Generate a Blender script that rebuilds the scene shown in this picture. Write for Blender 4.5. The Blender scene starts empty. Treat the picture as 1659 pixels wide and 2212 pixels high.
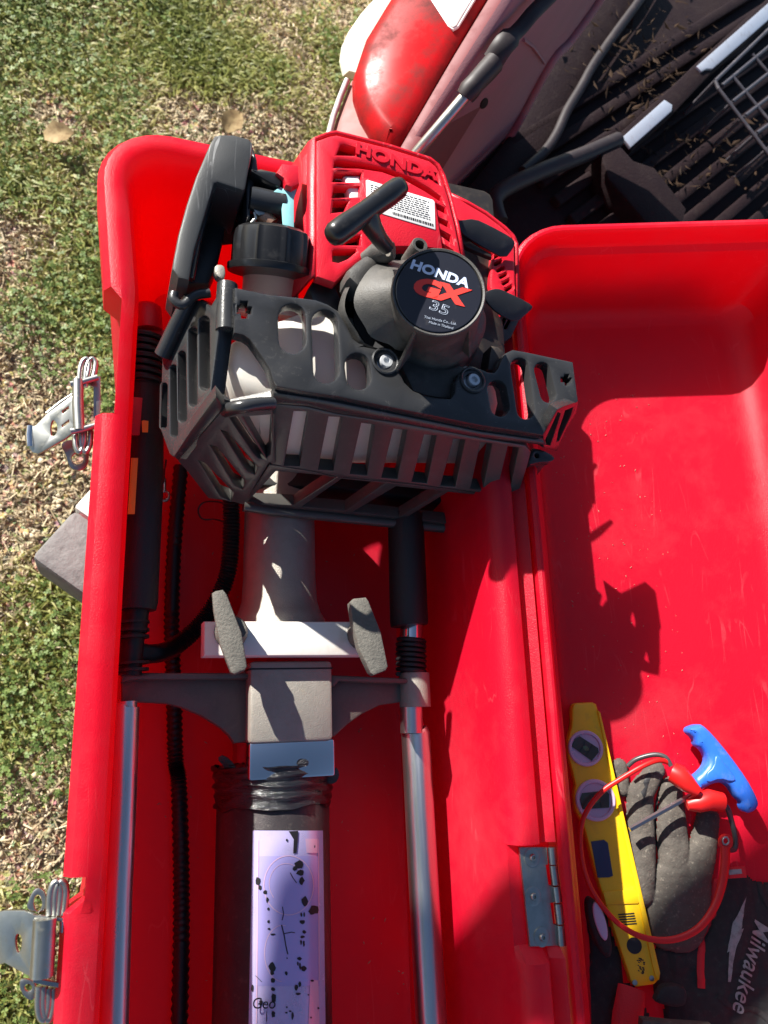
import bpy, bmesh, math, random
import numpy as np
from mathutils import Vector, Matrix, noise
random.seed(7)
rng = np.random.default_rng(7)
SC = bpy.context.scene
COL = SC.collection

# ------------------------------------------------------------------ camera
F_PX, CX, CY = 1661.0, 829.5, 1105.5      # focal length and centre on a 1659 x 2211 picture
ZC = 0.95                                 # lens height over the floor of the case
def _ray(x, y): return Vector(((x - CX) / F_PX, -(y - CY) / F_PX, -1.0))
_Y = _ray(615, -5000).normalized()        # long axis of the case
_a = (200 - CX) / F_PX
_b = (_Y.z - _a * _Y.x) / _Y.y
_Z = -Vector((_a, _b, -1)).normalized()
_X = _Y.cross(_Z).normalized()
ROT = Matrix((_X, _Y, _Z))                # camera space -> world
CAMPOS = Vector((0, 0, ZC))
cam = bpy.data.cameras.new("camera")
cam.sensor_fit = 'VERTICAL'; cam.sensor_height = 34.6; cam.sensor_width = 26
cam.lens = 34.6 * F_PX / 2211.0
cam.clip_start = 0.02; cam.clip_end = 200
camo = bpy.data.objects.new("camera", cam); COL.objects.link(camo)
camo.matrix_world = Matrix.Translation(CAMPOS) @ ROT.to_4x4()
SC.camera = camo
cam.dof.use_dof = True; cam.dof.focus_distance = .80; cam.dof.aperture_fstop = 7.0

# ------------------------------------------------------------------ light
SUN = Vector((1.32, -1.50, -1.0)).normalized()      # the way the light travels
world = bpy.data.worlds.new("World"); SC.world = world
world.use_nodes = True
wn = world.node_tree.nodes; wl = world.node_tree.links
bg = wn["Background"]
sky = wn.new("ShaderNodeTexSky"); sky.sky_type = 'NISHITA'; sky.sun_disc = False
sky.sun_elevation = math.asin(-SUN.z)
sky.sun_rotation = math.atan2(-SUN.x, -SUN.y)
sky.air_density = 0.8; sky.dust_density = 0.5
wl.new(sky.outputs[0], bg.inputs[0]); bg.inputs[1].default_value = 0.058
sl = bpy.data.lights.new("sun", 'SUN'); sl.energy = 5.0; sl.angle = math.radians(0.53); sl.color = (1.0, 0.955, 0.88)
so = bpy.data.objects.new("sun", sl); COL.objects.link(so)
so.rotation_euler = SUN.to_track_quat('-Z', 'Y').to_euler(); so.location = (-3, 3, 3)
SC.view_settings.view_transform = 'Standard'; SC.view_settings.look = 'None'
SC.view_settings.gamma = 1.0; SC.view_settings.use_curve_mapping = False
SC.view_settings.exposure = 1.28
SC.cycles.max_bounces = 8; SC.cycles.diffuse_bounces = 5; SC.cycles.glossy_bounces = 4

# ------------------------------------------------------------------ pixel -> point helpers
S = 1659 / 2048.0
def crop(x0, y0, s): return lambda *pts: [((x0 + x * s) * S, (y0 + y * s) * S) for x, y in pts]
cA = crop(0, 0, .6172); cB = crop(1024, 0, .6172); cC = crop(400, 300, .36166); cD = crop(800, 350, .3918)
cE = crop(400, 750, .36166); cF = crop(900, 850, .42194); cG = crop(0, 800, .36166); cH = crop(200, 1300, .60277)
cI = crop(0, 2000, .42194); cJ = crop(500, 1900, .42194); cK = crop(1100, 1300, .57143); cL = crop(1300, 1850, .45087)
cM = crop(1448, 1900, .36166); cN = crop(1448, 2300, .36166)
def wray(p): return ROT @ _ray(p[0], p[1])
def U(p, z):
    r = wray(p); return CAMPOS + r * ((z - ZC) / r.z)

class Fr:                                  # a working plane: origin, two axes, normal
    def __init__(s, o, u, v): s.o, s.u, s.v = Vector(o), Vector(u).normalized(), Vector(v).normalized(); s.n = s.u.cross(s.v).normalized()
    def to3(s, a, b, c=0.0): return s.o + s.u * a + s.v * b + s.n * c
    def hit(s, p, c=0.0):
        r = wray(p); o = s.o + s.n * c; t = (o - CAMPOS).dot(s.n) / r.dot(s.n); q = CAMPOS + r * t - o
        return (q.dot(s.u), q.dot(s.v))
    def pt(s, p, c=0.0):
        a, b = s.hit(p, c); return s.to3(a, b, c)
    def up(s, c): return Fr(s.o + s.n * c, s.u, s.v)
def HZ(z): return Fr((0, 0, z), (1, 0, 0), (0, 1, 0))
def fr3(P, Q, R_):
    u = (Q - P).normalized(); n = u.cross(R_ - P).normalized()
    if n.dot(CAMPOS - P) < 0: n = -n
    return Fr(P, u, n.cross(u))

# ------------------------------------------------------------------ materials
def mat(name, col, rough=.5, metal=0.0, col2=None, nscale=20, namt=.5, bump=0.0, bscale=200, spec=.5, dust=None, dscale=30, dthr=(.5, .7), sss=0.0, coat=0.0, r2=None, trans=0, stretch=None):
    m = bpy.data.materials.new(name); m.use_nodes = True
    nt = m.node_tree; N = nt.nodes; L = nt.links; P = N["Principled BSDF"]
    P.inputs["Roughness"].default_value = rough; P.inputs["Metallic"].default_value = metal
    P.inputs["Specular IOR Level"].default_value = spec
    P.inputs["Base Color"].default_value = (*col, 1)
    if sss: P.inputs["Subsurface Weight"].default_value = sss; P.inputs["Subsurface Radius"].default_value = (.02, .003, .003); P.inputs["Subsurface Scale"].default_value = .3
    if coat: P.inputs["Coat Weight"].default_value = coat
    if trans: P.inputs["Transmission Weight"].default_value = trans
    tc = N.new("ShaderNodeTexCoord"); src = tc.outputs["Object"]
    if stretch:
        mp = N.new("ShaderNodeMapping"); mp.inputs["Scale"].default_value = stretch; L.new(src, mp.inputs[0]); src = mp.outputs[0]
    cur = None
    def noise_node(sc, det=5, ro=.6):
        n = N.new("ShaderNodeTexNoise"); n.inputs["Scale"].default_value = sc; n.inputs["Detail"].default_value = det; n.inputs["Roughness"].default_value = ro
        L.new(src, n.inputs["Vector"]); return n
    if col2:
        n = noise_node(nscale); r = N.new("ShaderNodeValToRGB"); r.color_ramp.elements[0].position = .5 - namt / 2; r.color_ramp.elements[1].position = .5 + namt / 2
        r.color_ramp.elements[0].color = (*col, 1); r.color_ramp.elements[1].color = (*col2, 1)
        L.new(n.outputs[0], r.inputs[0]); cur = r.outputs[0]
    if dust:
        n = noise_node(dscale, 8, .7); r = N.new("ShaderNodeMapRange"); r.inputs[1].default_value = dthr[0]; r.inputs[2].default_value = dthr[1]; r.inputs[3].default_value = 0; r.inputs[4].default_value = dust[3] if len(dust) > 3 else .7
        L.new(n.outputs[0], r.inputs[0])
        mx = N.new("ShaderNodeMix"); mx.data_type = 'RGBA'; L.new(r.outputs[0], mx.inputs[0])
        if cur: L.new(cur, mx.inputs[6])
        else: mx.inputs[6].default_value = (*col, 1)
        mx.inputs[7].default_value = (*dust[:3], 1); cur = mx.outputs[2]
        ad = N.new("ShaderNodeMapRange"); ad.inputs[3].default_value = rough; ad.inputs[4].default_value = min(1, rough + .35); L.new(r.outputs[0], ad.inputs[0]); L.new(ad.outputs[0], P.inputs["Roughness"])
    elif r2 is not None:
        n = noise_node(nscale * 1.7); ad = N.new("ShaderNodeMapRange"); ad.inputs[1].default_value = .3; ad.inputs[2].default_value = .7; ad.inputs[3].default_value = rough; ad.inputs[4].default_value = r2
        L.new(n.outputs[0], ad.inputs[0]); L.new(ad.outputs[0], P.inputs["Roughness"])
    if cur: L.new(cur, P.inputs["Base Color"])
    if bump:
        n = noise_node(bscale, 4); b = N.new("ShaderNodeBump"); b.inputs["Strength"].default_value = 1.0; b.inputs["Distance"].default_value = bump
        L.new(n.outputs[0], b.inputs["Height"]); L.new(b.outputs[0], P.inputs["Normal"])
    return m

def scratched_plastic(name, col, col2, rough, scr_col, amt=.35, bump=.0004, dust=None):
    """coloured plastic with fine pale scuffs and scratches of their own shape"""
    m = mat(name, col, rough, col2=col2, nscale=9, namt=.6, bump=bump, bscale=700, r2=rough + .14, dust=dust, dscale=8, dthr=(.48, .80))
    nt = m.node_tree; N = nt.nodes; L = nt.links; P = N["Principled BSDF"]
    tc = N.new("ShaderNodeTexCoord")
    fac = None
    for rot, sc, w in ((.35, 26, .010), (1.15, 33, .008), (2.3, 19, .007)):
        mp = N.new("ShaderNodeMapping"); mp.inputs["Rotation"].default_value = (.2, .3, rot); mp.inputs["Scale"].default_value = (sc, sc * .12, sc)
        L.new(tc.outputs["Object"], mp.inputs[0])
        n = N.new("ShaderNodeTexNoise"); n.inputs["Scale"].default_value = 1.0; n.inputs["Detail"].default_value = 1.5; n.inputs["Distortion"].default_value = .4
        L.new(mp.outputs[0], n.inputs["Vector"])
        a = N.new("ShaderNodeMath"); a.operation = 'SUBTRACT'; a.inputs[1].default_value = .56; L.new(n.outputs[0], a.inputs[0])
        b = N.new("ShaderNodeMath"); b.operation = 'ABSOLUTE'; L.new(a.outputs[0], b.inputs[0])
        c = N.new("ShaderNodeMath"); c.operation = 'LESS_THAN'; c.inputs[1].default_value = w * .5; L.new(b.outputs[0], c.inputs[0])
        if fac is None: fac = c.outputs[0]
        else:
            d = N.new("ShaderNodeMath"); d.operation = 'MAXIMUM'; L.new(fac, d.inputs[0]); L.new(c.outputs[0], d.inputs[1]); fac = d.outputs[0]
    n = N.new("ShaderNodeTexNoise"); n.inputs["Scale"].default_value = 22; n.inputs["Detail"].default_value = 6
    L.new(tc.outputs["Object"], n.inputs["Vector"])
    g = N.new("ShaderNodeMapRange"); g.inputs[1].default_value = .5; g.inputs[2].default_value = .72; g.inputs[4].default_value = amt; L.new(n.outputs[0], g.inputs[0])
    mu = N.new("ShaderNodeMath"); mu.operation = 'MULTIPLY'; L.new(fac, mu.inputs[0]); L.new(g.outputs[0], mu.inputs[1])
    mx = N.new("ShaderNodeMix"); mx.data_type = 'RGBA'; mx.inputs[7].default_value = (*scr_col, 1)
    old = P.inputs["Base Color"].links[0].from_socket
    L.new(mu.outputs[0], mx.inputs[0]); L.new(old, mx.inputs[6]); L.new(mx.outputs[2], P.inputs["Base Color"])
    return m

M = {}
M['red'] = scratched_plastic("red_case_plastic", (.64, .007, .032), (.58, .005, .027), .33, (.80, .20, .22), .28, dust=(.50, .07, .09, .45))
def translucent(m, col, f):
    N = m.node_tree.nodes; L = m.node_tree.links; t = N.new("ShaderNodeBsdfTranslucent"); t.inputs[0].default_value = (*col, 1); x = N.new("ShaderNodeMixShader"); x.inputs[0].default_value = f
    L.new(N["Principled BSDF"].outputs[0], x.inputs[1]); L.new(t.outputs[0], x.inputs[2]); L.new(x.outputs[0], N["Material Output"].inputs[0])
translucent(M['red'], (1.0, .012, .014), .41)
M['red2'] = scratched_plastic("red_cover_plastic", (.62, .006, .022), (.55, .005, .018), .32, (.8, .3, .3), .35)
M['black'] = mat("black_guard_plastic", (.024, .025, .027), .25, col2=(.034, .034, .035), nscale=16, bump=.00015, bscale=500, dust=(.14, .13, .115, .30), dscale=70, dthr=(.56, .82))
M['blackworn'] = mat("worn_black_guard_plastic", (.050, .049, .046), .30, col2=(.072, .069, .062), nscale=14, bump=.0002, bscale=400, dust=(.16, .15, .13, .35), dscale=60, dthr=(.52, .8))
M['black2'] = mat("black_cover_plastic", (.022, .023, .025), .34, col2=(.032, .033, .036), nscale=30, bump=.0002, bscale=700, dust=(.2, .19, .18, .25), dscale=55, dthr=(.56, .8))
M['cleaner'] = scratched_plastic("black_air_cleaner_plastic", (.034, .035, .036), (.045, .046, .046), .42, (.25, .25, .25), .8, .0002)
M['blackgloss'] = mat("black_handle_rubber", (.012, .012, .013), .28, dust=(.15, .14, .13, .3), dscale=60, dthr=(.56, .8))
M['grip'] = mat("black_foam_grip", (.016, .015, .016), .45, bump=.0005, bscale=900)
M['starter'] = mat("grey_starter_plastic", (.042, .040, .037), .5, col2=(.060, .057, .053), nscale=35, bump=.0004, bscale=800, dust=(.17, .155, .135, .5), dscale=40, dthr=(.47, .78))
M['tank'] = mat("white_tank_plastic", (.93, .90, .82), .42, col2=(.88, .84, .75), nscale=14)
translucent(M['tank'], (.97, .94, .87), .38)
M['alu'] = mat("cast_aluminium", (.35, .325, .285), .46, .35, col2=(.285, .265, .23), nscale=60, bump=.0005, bscale=900, dust=(.30, .26, .20, .5), dscale=130, dthr=(.5, .8))
M['armalu'] = mat("dark_cast_arm", (.15, .125, .11), .46, .3, col2=(.115, .095, .083), nscale=60, bump=.0004, bscale=900, dust=(.24, .20, .16, .4), dscale=130, dthr=(.52, .8))  # same casting as the bracket; shade on the arms darkened into the colour
M['darkalu'] = mat("dark_grey_tube_paint", (.045, .038, .040), .34, .25, col2=(.030, .025, .027), nscale=40, bump=.0003, bscale=700, dust=(.17, .15, .13, .45), dscale=150, dthr=(.55, .80))
M['castgrey'] = mat("rough_cast_knob", (.13, .122, .105), .7, .1, col2=(.09, .085, .073), nscale=150, bump=.0009, bscale=420, dust=(.22, .205, .175, .5), dscale=260, dthr=(.5, .75))
M['chrome'] = mat("polished_steel", (.75, .75, .76), .13, 1.0, r2=.22, nscale=30, dust=(.35, .32, .28, .25), dscale=90, dthr=(.6, .85))
M['satin'] = mat("satin_aluminium_tube", (.72, .72, .72), .27, 1.0, r2=.36, nscale=60, col2=(.62, .62, .62), stretch=(1, .08, 1))
M['zinc'] = mat("zinc_plated_steel", (.50, .50, .47), .36, 1.0, col2=(.36, .37, .34), nscale=70, r2=.45, dust=(.24, .20, .13, .5), dscale=110, dthr=(.55, .75))
M['whitebar'] = mat("white_nylon_bar", (.82, .79, .74), .42, col2=(.76, .72, .66), nscale=18, dust=(.55, .42, .25, .5), dscale=28, dthr=(.58, .8))
M['navy'] = mat("black_emblem_disc", (.010, .011, .018), .3, dust=(.2, .18, .17, .3), dscale=90, dthr=(.6, .85))
M['txtwhite'] = mat("pale_print", (.52, .60, .80), .5)
M['txtred'] = mat("red_print", (.70, .03, .02), .45)
M['txtgrey'] = mat("grey_print", (.30, .34, .42), .5)
M['ink'] = mat("black_print", (.012, .012, .014), .5)
M['dullred'] = mat("red_moulded_letters", (.50, .004, .016), .4)
M['label'] = mat("white_sticker", (.80, .79, .77), .45, dust=(.5, .46, .42, .35), dscale=70, dthr=(.55, .8))
M['plate'] = mat("silver_label_foil", (.56, .50, .80), .22, .25, col2=(.48, .44, .74), nscale=24, dust=(.30, .28, .36, .45), dscale=60, dthr=(.52, .8))  # silver foil, with the lilac of reflected sky put into its colour
M['platelilac'] = mat("blue_label_print", (.44, .40, .78), .24, .25)
M['platepink'] = mat("pink_label_print", (.72, .50, .68), .26, .2)
M['tape'] = mat("black_plastic_tape", (.012, .012, .014), .13, bump=.002, bscale=90, stretch=(1, 6, 1), spec=.7)
M['cond'] = mat("black_conduit", (.010, .010, .012), .45)
M['gaskets'] = mat("pale_green_gasket", (.28, .60, .62), .6, col2=(.22, .52, .55), nscale=60)
M['copper'] = mat("copper_fitting", (.45, .25, .17), .4, .8)
M['orange'] = mat("orange_sticker", (1.0, .30, .02), .4)  # flat bright orange for the two marks on the left grip
M['yellow'] = mat("yellow_level_paint", (.80, .52, .008), .38, col2=(.74, .46, .008), nscale=20, dust=(.30, .20, .06, .45), dscale=50, dthr=(.56, .78))
M['vialring'] = mat("violet_grey_ring", (.50, .40, .56), .35)
M['vial'] = mat("dark_green_vial", (.035, .030, .034), .2, col2=(.05, .06, .04), nscale=40)
M['bubble'] = mat("green_bubble", (.10, .14, .07), .12)
M['bluewin'] = mat("dark_blue_panel", (.03, .035, .09), .25)
M['blue'] = mat("blue_handle_plastic", (.018, .115, .62), .38, col2=(.03, .15, .60), nscale=25, dust=(.25, .28, .42, .4), dscale=50, dthr=(.55, .8))
M['steel'] = mat("hex_key_steel", (.42, .42, .44), .3, 1.0)
M['glove'] = mat("grey_worn_leather", (.095, .082, .068), .85, col2=(.055, .048, .042), nscale=45, bump=.0009, bscale=420, dust=(.32, .285, .23, .6), dscale=240, dthr=(.56, .74))
M['gloveblack'] = mat("black_glove_fabric", (.016, .014, .016), .85, col2=(.026, .024, .026), nscale=80, bump=.0008, bscale=900, dust=(.12, .11, .10, .3), dscale=160, dthr=(.55, .8))
M['glovered'] = mat("red_glove_trim", (.55, .012, .02), .7, bump=.0006, bscale=600)
M['lead'] = mat("red_cable_sheath", (.62, .010, .008), .4, col2=(.55, .01, .008), nscale=40)
M['wire'] = mat("grey_black_wire", (.05, .048, .05), .35)
M['print'] = mat("light_grey_print", (.26, .26, .26), .6, dust=(.06, .06, .06, .7), dscale=120, dthr=(.5, .7))
M['lamp'] = mat("red_lamp_lens", (.46, .006, .010), .30, spec=.10, col2=(.30, .012, .014), nscale=7, dust=(.07, .018, .016, .85), dscale=13, dthr=(.44, .66))
M['lampclear'] = mat("frosted_lamp_lens", (.66, .60, .58), .25, col2=(.45, .40, .39), nscale=60, namt=.3)
M['mauve'] = mat("dusty_maroon_paint", (.29, .135, .155), .6, col2=(.23, .10, .12), nscale=8, dust=(.27, .19, .185, .5), dscale=14, dthr=(.45, .75), bump=.0002, bscale=400)
M['maroon'] = mat("dark_maroon_paint", (.14, .010, .016), .6, dust=(.14, .05, .05, .6), dscale=30, dthr=(.5, .8))
M['dustyred'] = mat("dusty_red_bumper", (.28, .07, .065), .6, col2=(.24, .10, .09), nscale=16, dust=(.32, .2, .17, .6), dscale=25, dthr=(.42, .7))
M['liner'] = mat("black_bed_liner", (.013, .007, .009), .6, col2=(.020, .012, .012), nscale=18, bump=.001, bscale=200, dust=(.04, .03, .028, .5), dscale=60, dthr=(.52, .78), spec=.12)
M['seal'] = mat("black_rubber_seal", (.016, .010, .012), .55, dust=(.05, .036, .034, .5), dscale=50, dthr=(.5, .75))
M['boltzinc'] = mat("bright_bolt_steel", (.62, .64, .66), .4, .45)
M['strip'] = mat("pale_metal_strip", (.62, .66, .74), .34, .6, dust=(.3, .3, .34, .6), dscale=60, dthr=(.52, .7))
M['litter'] = mat("dry_leaf_litter", (.045, .025, .014), .8, col2=(.02, .014, .011), nscale=60, spec=.1)
M['cream'] = mat("cream_white_plastic", (.78, .74, .62), .45, col2=(.72, .68, .55), nscale=8, dust=(.5, .43, .3, .35), dscale=20, dthr=(.55, .8))
M['greycap'] = mat("grey_worn_plastic", (.125, .12, .12), .7, col2=(.18, .175, .17), nscale=30, bump=.0015, bscale=90, dust=(.04, .04, .04, .5), dscale=70, dthr=(.55, .7))
M['fin'] = mat("silver_engine_fin", (.55, .54, .52), .4, .9)
M['muffler'] = mat("dark_muffler_steel", (.05, .042, .04), .5, .7, dust=(.2, .15, .1, .5), dscale=60, dthr=(.5, .8))

# ------------------------------------------------------------------ object helpers
WL = {}
def thing(name, label, cat, loc, group=None):
    o = bpy.data.objects.new(name, None); o.empty_display_size = .03; COL.objects.link(o); o.location = loc; WL[o.name] = Vector(loc)
    o['label'] = label; o['category'] = cat
    if group: o['group'] = group
    return o
def link_mesh(name, me, m, parent=None, smooth=35, label=None):
    """me has world coordinates; the object gets its origin at the middle of its box"""
    n = len(me.vertices); co = np.empty(n * 3, np.float32); me.vertices.foreach_get('co', co); co = co.reshape(-1, 3)
    c = (co.min(0) + co.max(0)) / 2
    co -= c; me.vertices.foreach_set('co', co.ravel()); me.update()
    o = bpy.data.objects.new(name, me); COL.objects.link(o)
    c = Vector([float(v) for v in c]); WL[o.name] = c
    if parent: o.parent = parent; o.location = c - WL[parent.name]
    else: o.location = c
    me.materials.clear()
    for k in (m if isinstance(m, (list, tuple)) else [m]): me.materials.append(M[k] if isinstance(k, str) else k)
    if smooth:
        me.polygons.foreach_set('use_smooth', [True] * len(me.polygons)); me.set_sharp_from_angle(angle=math.radians(smooth))
    if label: o['label'] = label
    return o
def tag(o, label, cat=None, group=None, kind=None):
    if label: o['label'] = label
    if cat: o['category'] = cat
    if group: o['group'] = group
    if kind: o['kind'] = kind
    return o
def clone(src, parent, delta, label=None):
    o = src.copy(); COL.objects.link(o); c = WL[src.name] + delta; WL[o.name] = c
    o.parent = parent; o.location = c - (WL[parent.name] if parent else Vector())
    return o
def mesh_py(name, verts, faces):
    me = bpy.data.meshes.new(name); me.from_pydata([tuple(v) for v in verts], [], faces); me.update(); return me
def fix_normals(me):
    bm = bmesh.new(); bm.from_mesh(me); bmesh.ops.recalc_face_normals(bm, faces=bm.faces); bm.to_mesh(me); bm.free(); return me

def chaikin(pts, it=2):
    for _ in range(it):
        q = []
        for i in range(len(pts)):
            a, b = pts[i], pts[(i + 1) % len(pts)]
            q.append((a[0] * .75 + b[0] * .25, a[1] * .75 + b[1] * .25)); q.append((a[0] * .25 + b[0] * .75, a[1] * .25 + b[1] * .75))
        pts = q
    return pts
def slot(p0, p1, w, n=8):                  # a capsule outline between two pixels
    a, b = Vector(p0), Vector(p1); d = (b - a).normalized(); t = Vector((-d.y, d.x)); r = w / 2
    out = []
    for k in range(n + 1):
        an = math.pi * k / n; out.append(tuple(a + t * r * math.cos(an) - d * r * math.sin(an)))
    for k in range(n + 1):
        an = math.pi * k / n; out.append(tuple(b - t * r * math.cos(an) + d * r * math.sin(an)))
    return out
def circ(p, r, n=16, ry=None): return [(p[0] + r * math.cos(2 * math.pi * k / n), p[1] + (ry or r) * math.sin(2 * math.pi * k / n)) for k in range(n)]

def _dedupe(pts, eps=1e-5):
    q = []
    for p in pts:
        if not q or (p - q[-1]).length > eps: q.append(p)
    if len(q) > 1 and (q[0] - q[-1]).length < eps: q.pop()
    return q
def _area(P): return .5 * sum(P[i].x * P[(i + 1) % len(P)].y - P[(i + 1) % len(P)].x * P[i].y for i in range(len(P)))
def _inside(p, P):
    c = False; n = len(P); j = n - 1
    for i in range(n):
        if (P[i].y > p.y) != (P[j].y > p.y) and p.x < (P[j].x - P[i].x) * (p.y - P[i].y) / (P[j].y - P[i].y) + P[i].x: c = not c
        j = i
    return c
def _inset(P, b):                          # P is counter-clockwise for material on its left
    n = len(P); out = []
    for i in range(n):
        e1 = (P[i] - P[i - 1]).normalized(); e2 = (P[(i + 1) % n] - P[i]).normalized()
        n1, n2 = Vector((-e1.y, e1.x)), Vector((-e2.y, e2.x)); m_ = n1 + n2
        if m_.length < .3: m_ = n1; k = 1
        else: m_.normalize(); k = min(1.5, 1 / max(.4, m_.dot(n1)))
        out.append(P[i] + m_ * b * k)
    return out
from mathutils.geometry import delaunay_2d_cdt
def plate_mesh(outer, holes, fr, th, bev=.001, local=False):
    loops = []
    for k, loop in enumerate([outer] + list(holes)):
        P = _dedupe([Vector(p) if local else Vector(fr.hit(p)) for p in loop])
        if (_area(P) < 0) == (k == 0): P.reverse()
        loops.append(P)
    bev = min(bev, th * .45)
    V, Fc = [], []
    rings = []                             # inset top, top edge, bottom edge, inset bottom
    for P in loops:
        I = _inset(P, bev); M_ = _inset(P, bev * .3); n = len(P); base = len(V)
        for q, c in ((I, 0), (M_, -bev * .3), (P, -bev), (P, -th)): V += [fr.to3(v.x, v.y, c) for v in q]
        for j in range(3):
            for i in range(n): l = (i + 1) % n; Fc.append((base + j * n + i, base + (j + 1) * n + i, base + (j + 1) * n + l, base + j * n + l))
        rings.append(I)
    for which, c, flip in (([_r for _r in rings], 0, False), (loops, -th, True)):
        pts, ed = [], []
        for P in which:
            o = len(pts); pts += [Vector((v.x * 1000, v.y * 1000)) for v in P]; ed += [(o + i, o + (i + 1) % len(P)) for i in range(len(P))]
        cv, ce, cf, *_ = delaunay_2d_cdt(pts, ed, [], 0, 1e-5)
        big = [[v * 1000 for v in P] for P in which]; base = len(V)
        V += [fr.to3(v.x / 1000, v.y / 1000, c) for v in cv]
        for f in cf:
            g = sum((cv[i] for i in f), Vector((0, 0))) / len(f)
            if _inside(g, big[0]) and not any(_inside(g, h) for h in big[1:]): Fc.append(tuple(base + i for i in (reversed(f) if flip else f)))
    me = bpy.data.meshes.new("plate"); me.from_pydata([tuple(v) for v in V], [], Fc); me.update()
    bm = bmesh.new(); bm.from_mesh(me); bmesh.ops.remove_doubles(bm, verts=bm.verts, dist=2e-6); bmesh.ops.recalc_face_normals(bm, faces=bm.faces)
    bm.to_mesh(me); bm.free(); return me
def mpp(p, z): return ((z - ZC) / wray(p).z) / F_PX      # metres for one pixel at height z
def plate(name, outer, holes, fr, th, m, parent, bev=.001, local=False, smooth=40, label=None):
    return link_mesh(name, plate_mesh(outer, holes, fr, th, bev, local), m, parent, smooth, label)

def text(name, body, fr, centre, right, size, m, parent, sx=1.0, shear=0.0, bold=0.0, th=.0003, align='CENTER', spacing=1.0, lift=.0, outline=0):
    """flat lettering on plane fr; centre and right are pixels giving the middle and the reading direction"""
    cu = bpy.data.curves.new("letters", 'FONT'); cu.body = body; cu.size = size; cu.align_x = align; cu.align_y = 'CENTER'; cu.shear = shear; cu.offset = bold; cu.space_character = spacing
    if outline: cu.fill_mode = 'NONE' ; cu.bevel_depth = outline; cu.bevel_resolution = 0
    else: cu.extrude = th
    cu.resolution_u = 4
    ob = bpy.data.objects.new("letters", cu); COL.objects.link(ob)
    dg = bpy.context.evaluated_depsgraph_get(); dg.update()
    me = bpy.data.meshes.new_from_object(ob.evaluated_get(dg), depsgraph=dg)
    bpy.data.objects.remove(ob); bpy.data.curves.remove(cu)
    c = Vector(fr.hit(centre)); r = Vector(fr.hit(right)) - c; an = math.atan2(r.y, r.x); ca, sa = math.cos(an), math.sin(an)
    for v in me.vertices:
        x, y = v.co.x * sx, v.co.y; v.co = fr.to3(c.x + x * ca - y * sa, c.y + x * sa + y * ca, v.co.z + lift + (0 if outline else th * .5))
    return link_mesh(name, me, m, parent, 0)

def catmull(pts, n=8):
    P = [Vector(p) for p in pts]; P = [P[0] * 2 - P[1]] + P + [P[-1] * 2 - P[-2]]; out = []
    for i in range(1, len(P) - 2):
        for k in range(n):
            t = k / n; a, b, c, d = P[i - 1], P[i], P[i + 1], P[i + 2]
            out.append(.5 * ((2 * b) + (c - a) * t + (2 * a - 5 * b + 4 * c - d) * t * t + (3 * b - a - 3 * c + d) * t ** 3))
    out.append(P[-2]); return out
def tube_mesh(pts, rad, seg=12, cap=True, flat=1.0, closed=False, upv=None):
    pts = [Vector(p) for p in pts]; n = len(pts)
    rad = rad if isinstance(rad, (list, tuple)) else [rad] * n
    V, Fc = [], []; ref = Vector(upv) if upv else None
    for i, p in enumerate(pts):
        if closed: d = (pts[(i + 1) % n] - pts[i - 1]).normalized()
        else: d = (pts[min(i + 1, n - 1)] - pts[max(i - 1, 0)]).normalized()
        if ref is None: ref = Vector((0, 0, 1)) if abs(d.z) < .9 else Vector((1, 0, 0))
        side = d.cross(ref).normalized(); up = side.cross(d).normalized()
        if not upv: ref = up
        for k in range(seg):
            a = 2 * math.pi * k / seg; V.append(p + side * rad[i] * math.cos(a) + up * rad[i] * flat * math.sin(a))
    m_ = n if closed else n - 1
    for i in range(m_):
        j = (i + 1) % n
        for k in range(seg):
            l = (k + 1) % seg; Fc.append((i * seg + k, j * seg + k, j * seg + l, i * seg + l))
    if cap and not closed: Fc.append(tuple(range(seg))); Fc.append(tuple(reversed(range((n - 1) * seg, n * seg))))
    return fix_normals(mesh_py("tube", V, Fc))
def tube(name, pts, rad, m, parent, seg=12, smooth=50, label=None, **k): return link_mesh(name, tube_mesh(pts, rad, seg, **k), m, parent, smooth, label)
def coil_pts(A, B, r, turns, n=14):
    A, B = Vector(A), Vector(B); d = (B - A).normalized(); s = d.cross(Vector((0, 0, 1))).normalized(); u = s.cross(d)
    return [A.lerp(B, i / (turns * n)) + s * r * math.cos(2 * math.pi * i / n) + u * r * math.sin(2 * math.pi * i / n) for i in range(turns * n + 1)]
def lathe_mesh(o, axis, prof, seg=40, ref=None, skip=None, rmod=None, hmod=None):
    """prof: (radius, height along axis)"""
    o, ax = Vector(o), Vector(axis).normalized(); ref = Vector(ref) if ref else (Vector((1, 0, 0)) if abs(ax.x) < .9 else Vector((0, 1, 0)))
    u = (ref - ax * ref.dot(ax)).normalized(); v = ax.cross(u); V, Fc = [], []
    for i, (r, h) in enumerate(prof):
        for k in range(seg):
            a = 2 * math.pi * k / seg; rr = r * (rmod(i, a) if rmod else 1); V.append(o + ax * (hmod(i, a) if hmod else h) + u * rr * math.cos(a) + v * rr * math.sin(a))
    for i in range(len(prof) - 1):
        for k in range(seg):
            if skip and skip(i, 2 * math.pi * (k + .5) / seg): continue
            l = (k + 1) % seg; Fc.append((i * seg + k, i * seg + l, (i + 1) * seg + l, (i + 1) * seg + k))
    if prof[0][0] > 1e-5: Fc.append(tuple(reversed(range(seg))))
    Fc.append(tuple(range((len(prof) - 1) * seg, len(prof) * seg)))
    return fix_normals(mesh_py("lathe", V, Fc))
def lathe(name, o, axis, prof, m, parent, seg=40, smooth=40, label=None, **k): return link_mesh(name, lathe_mesh(o, axis, prof, seg, **k), m, parent, smooth, label)
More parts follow.
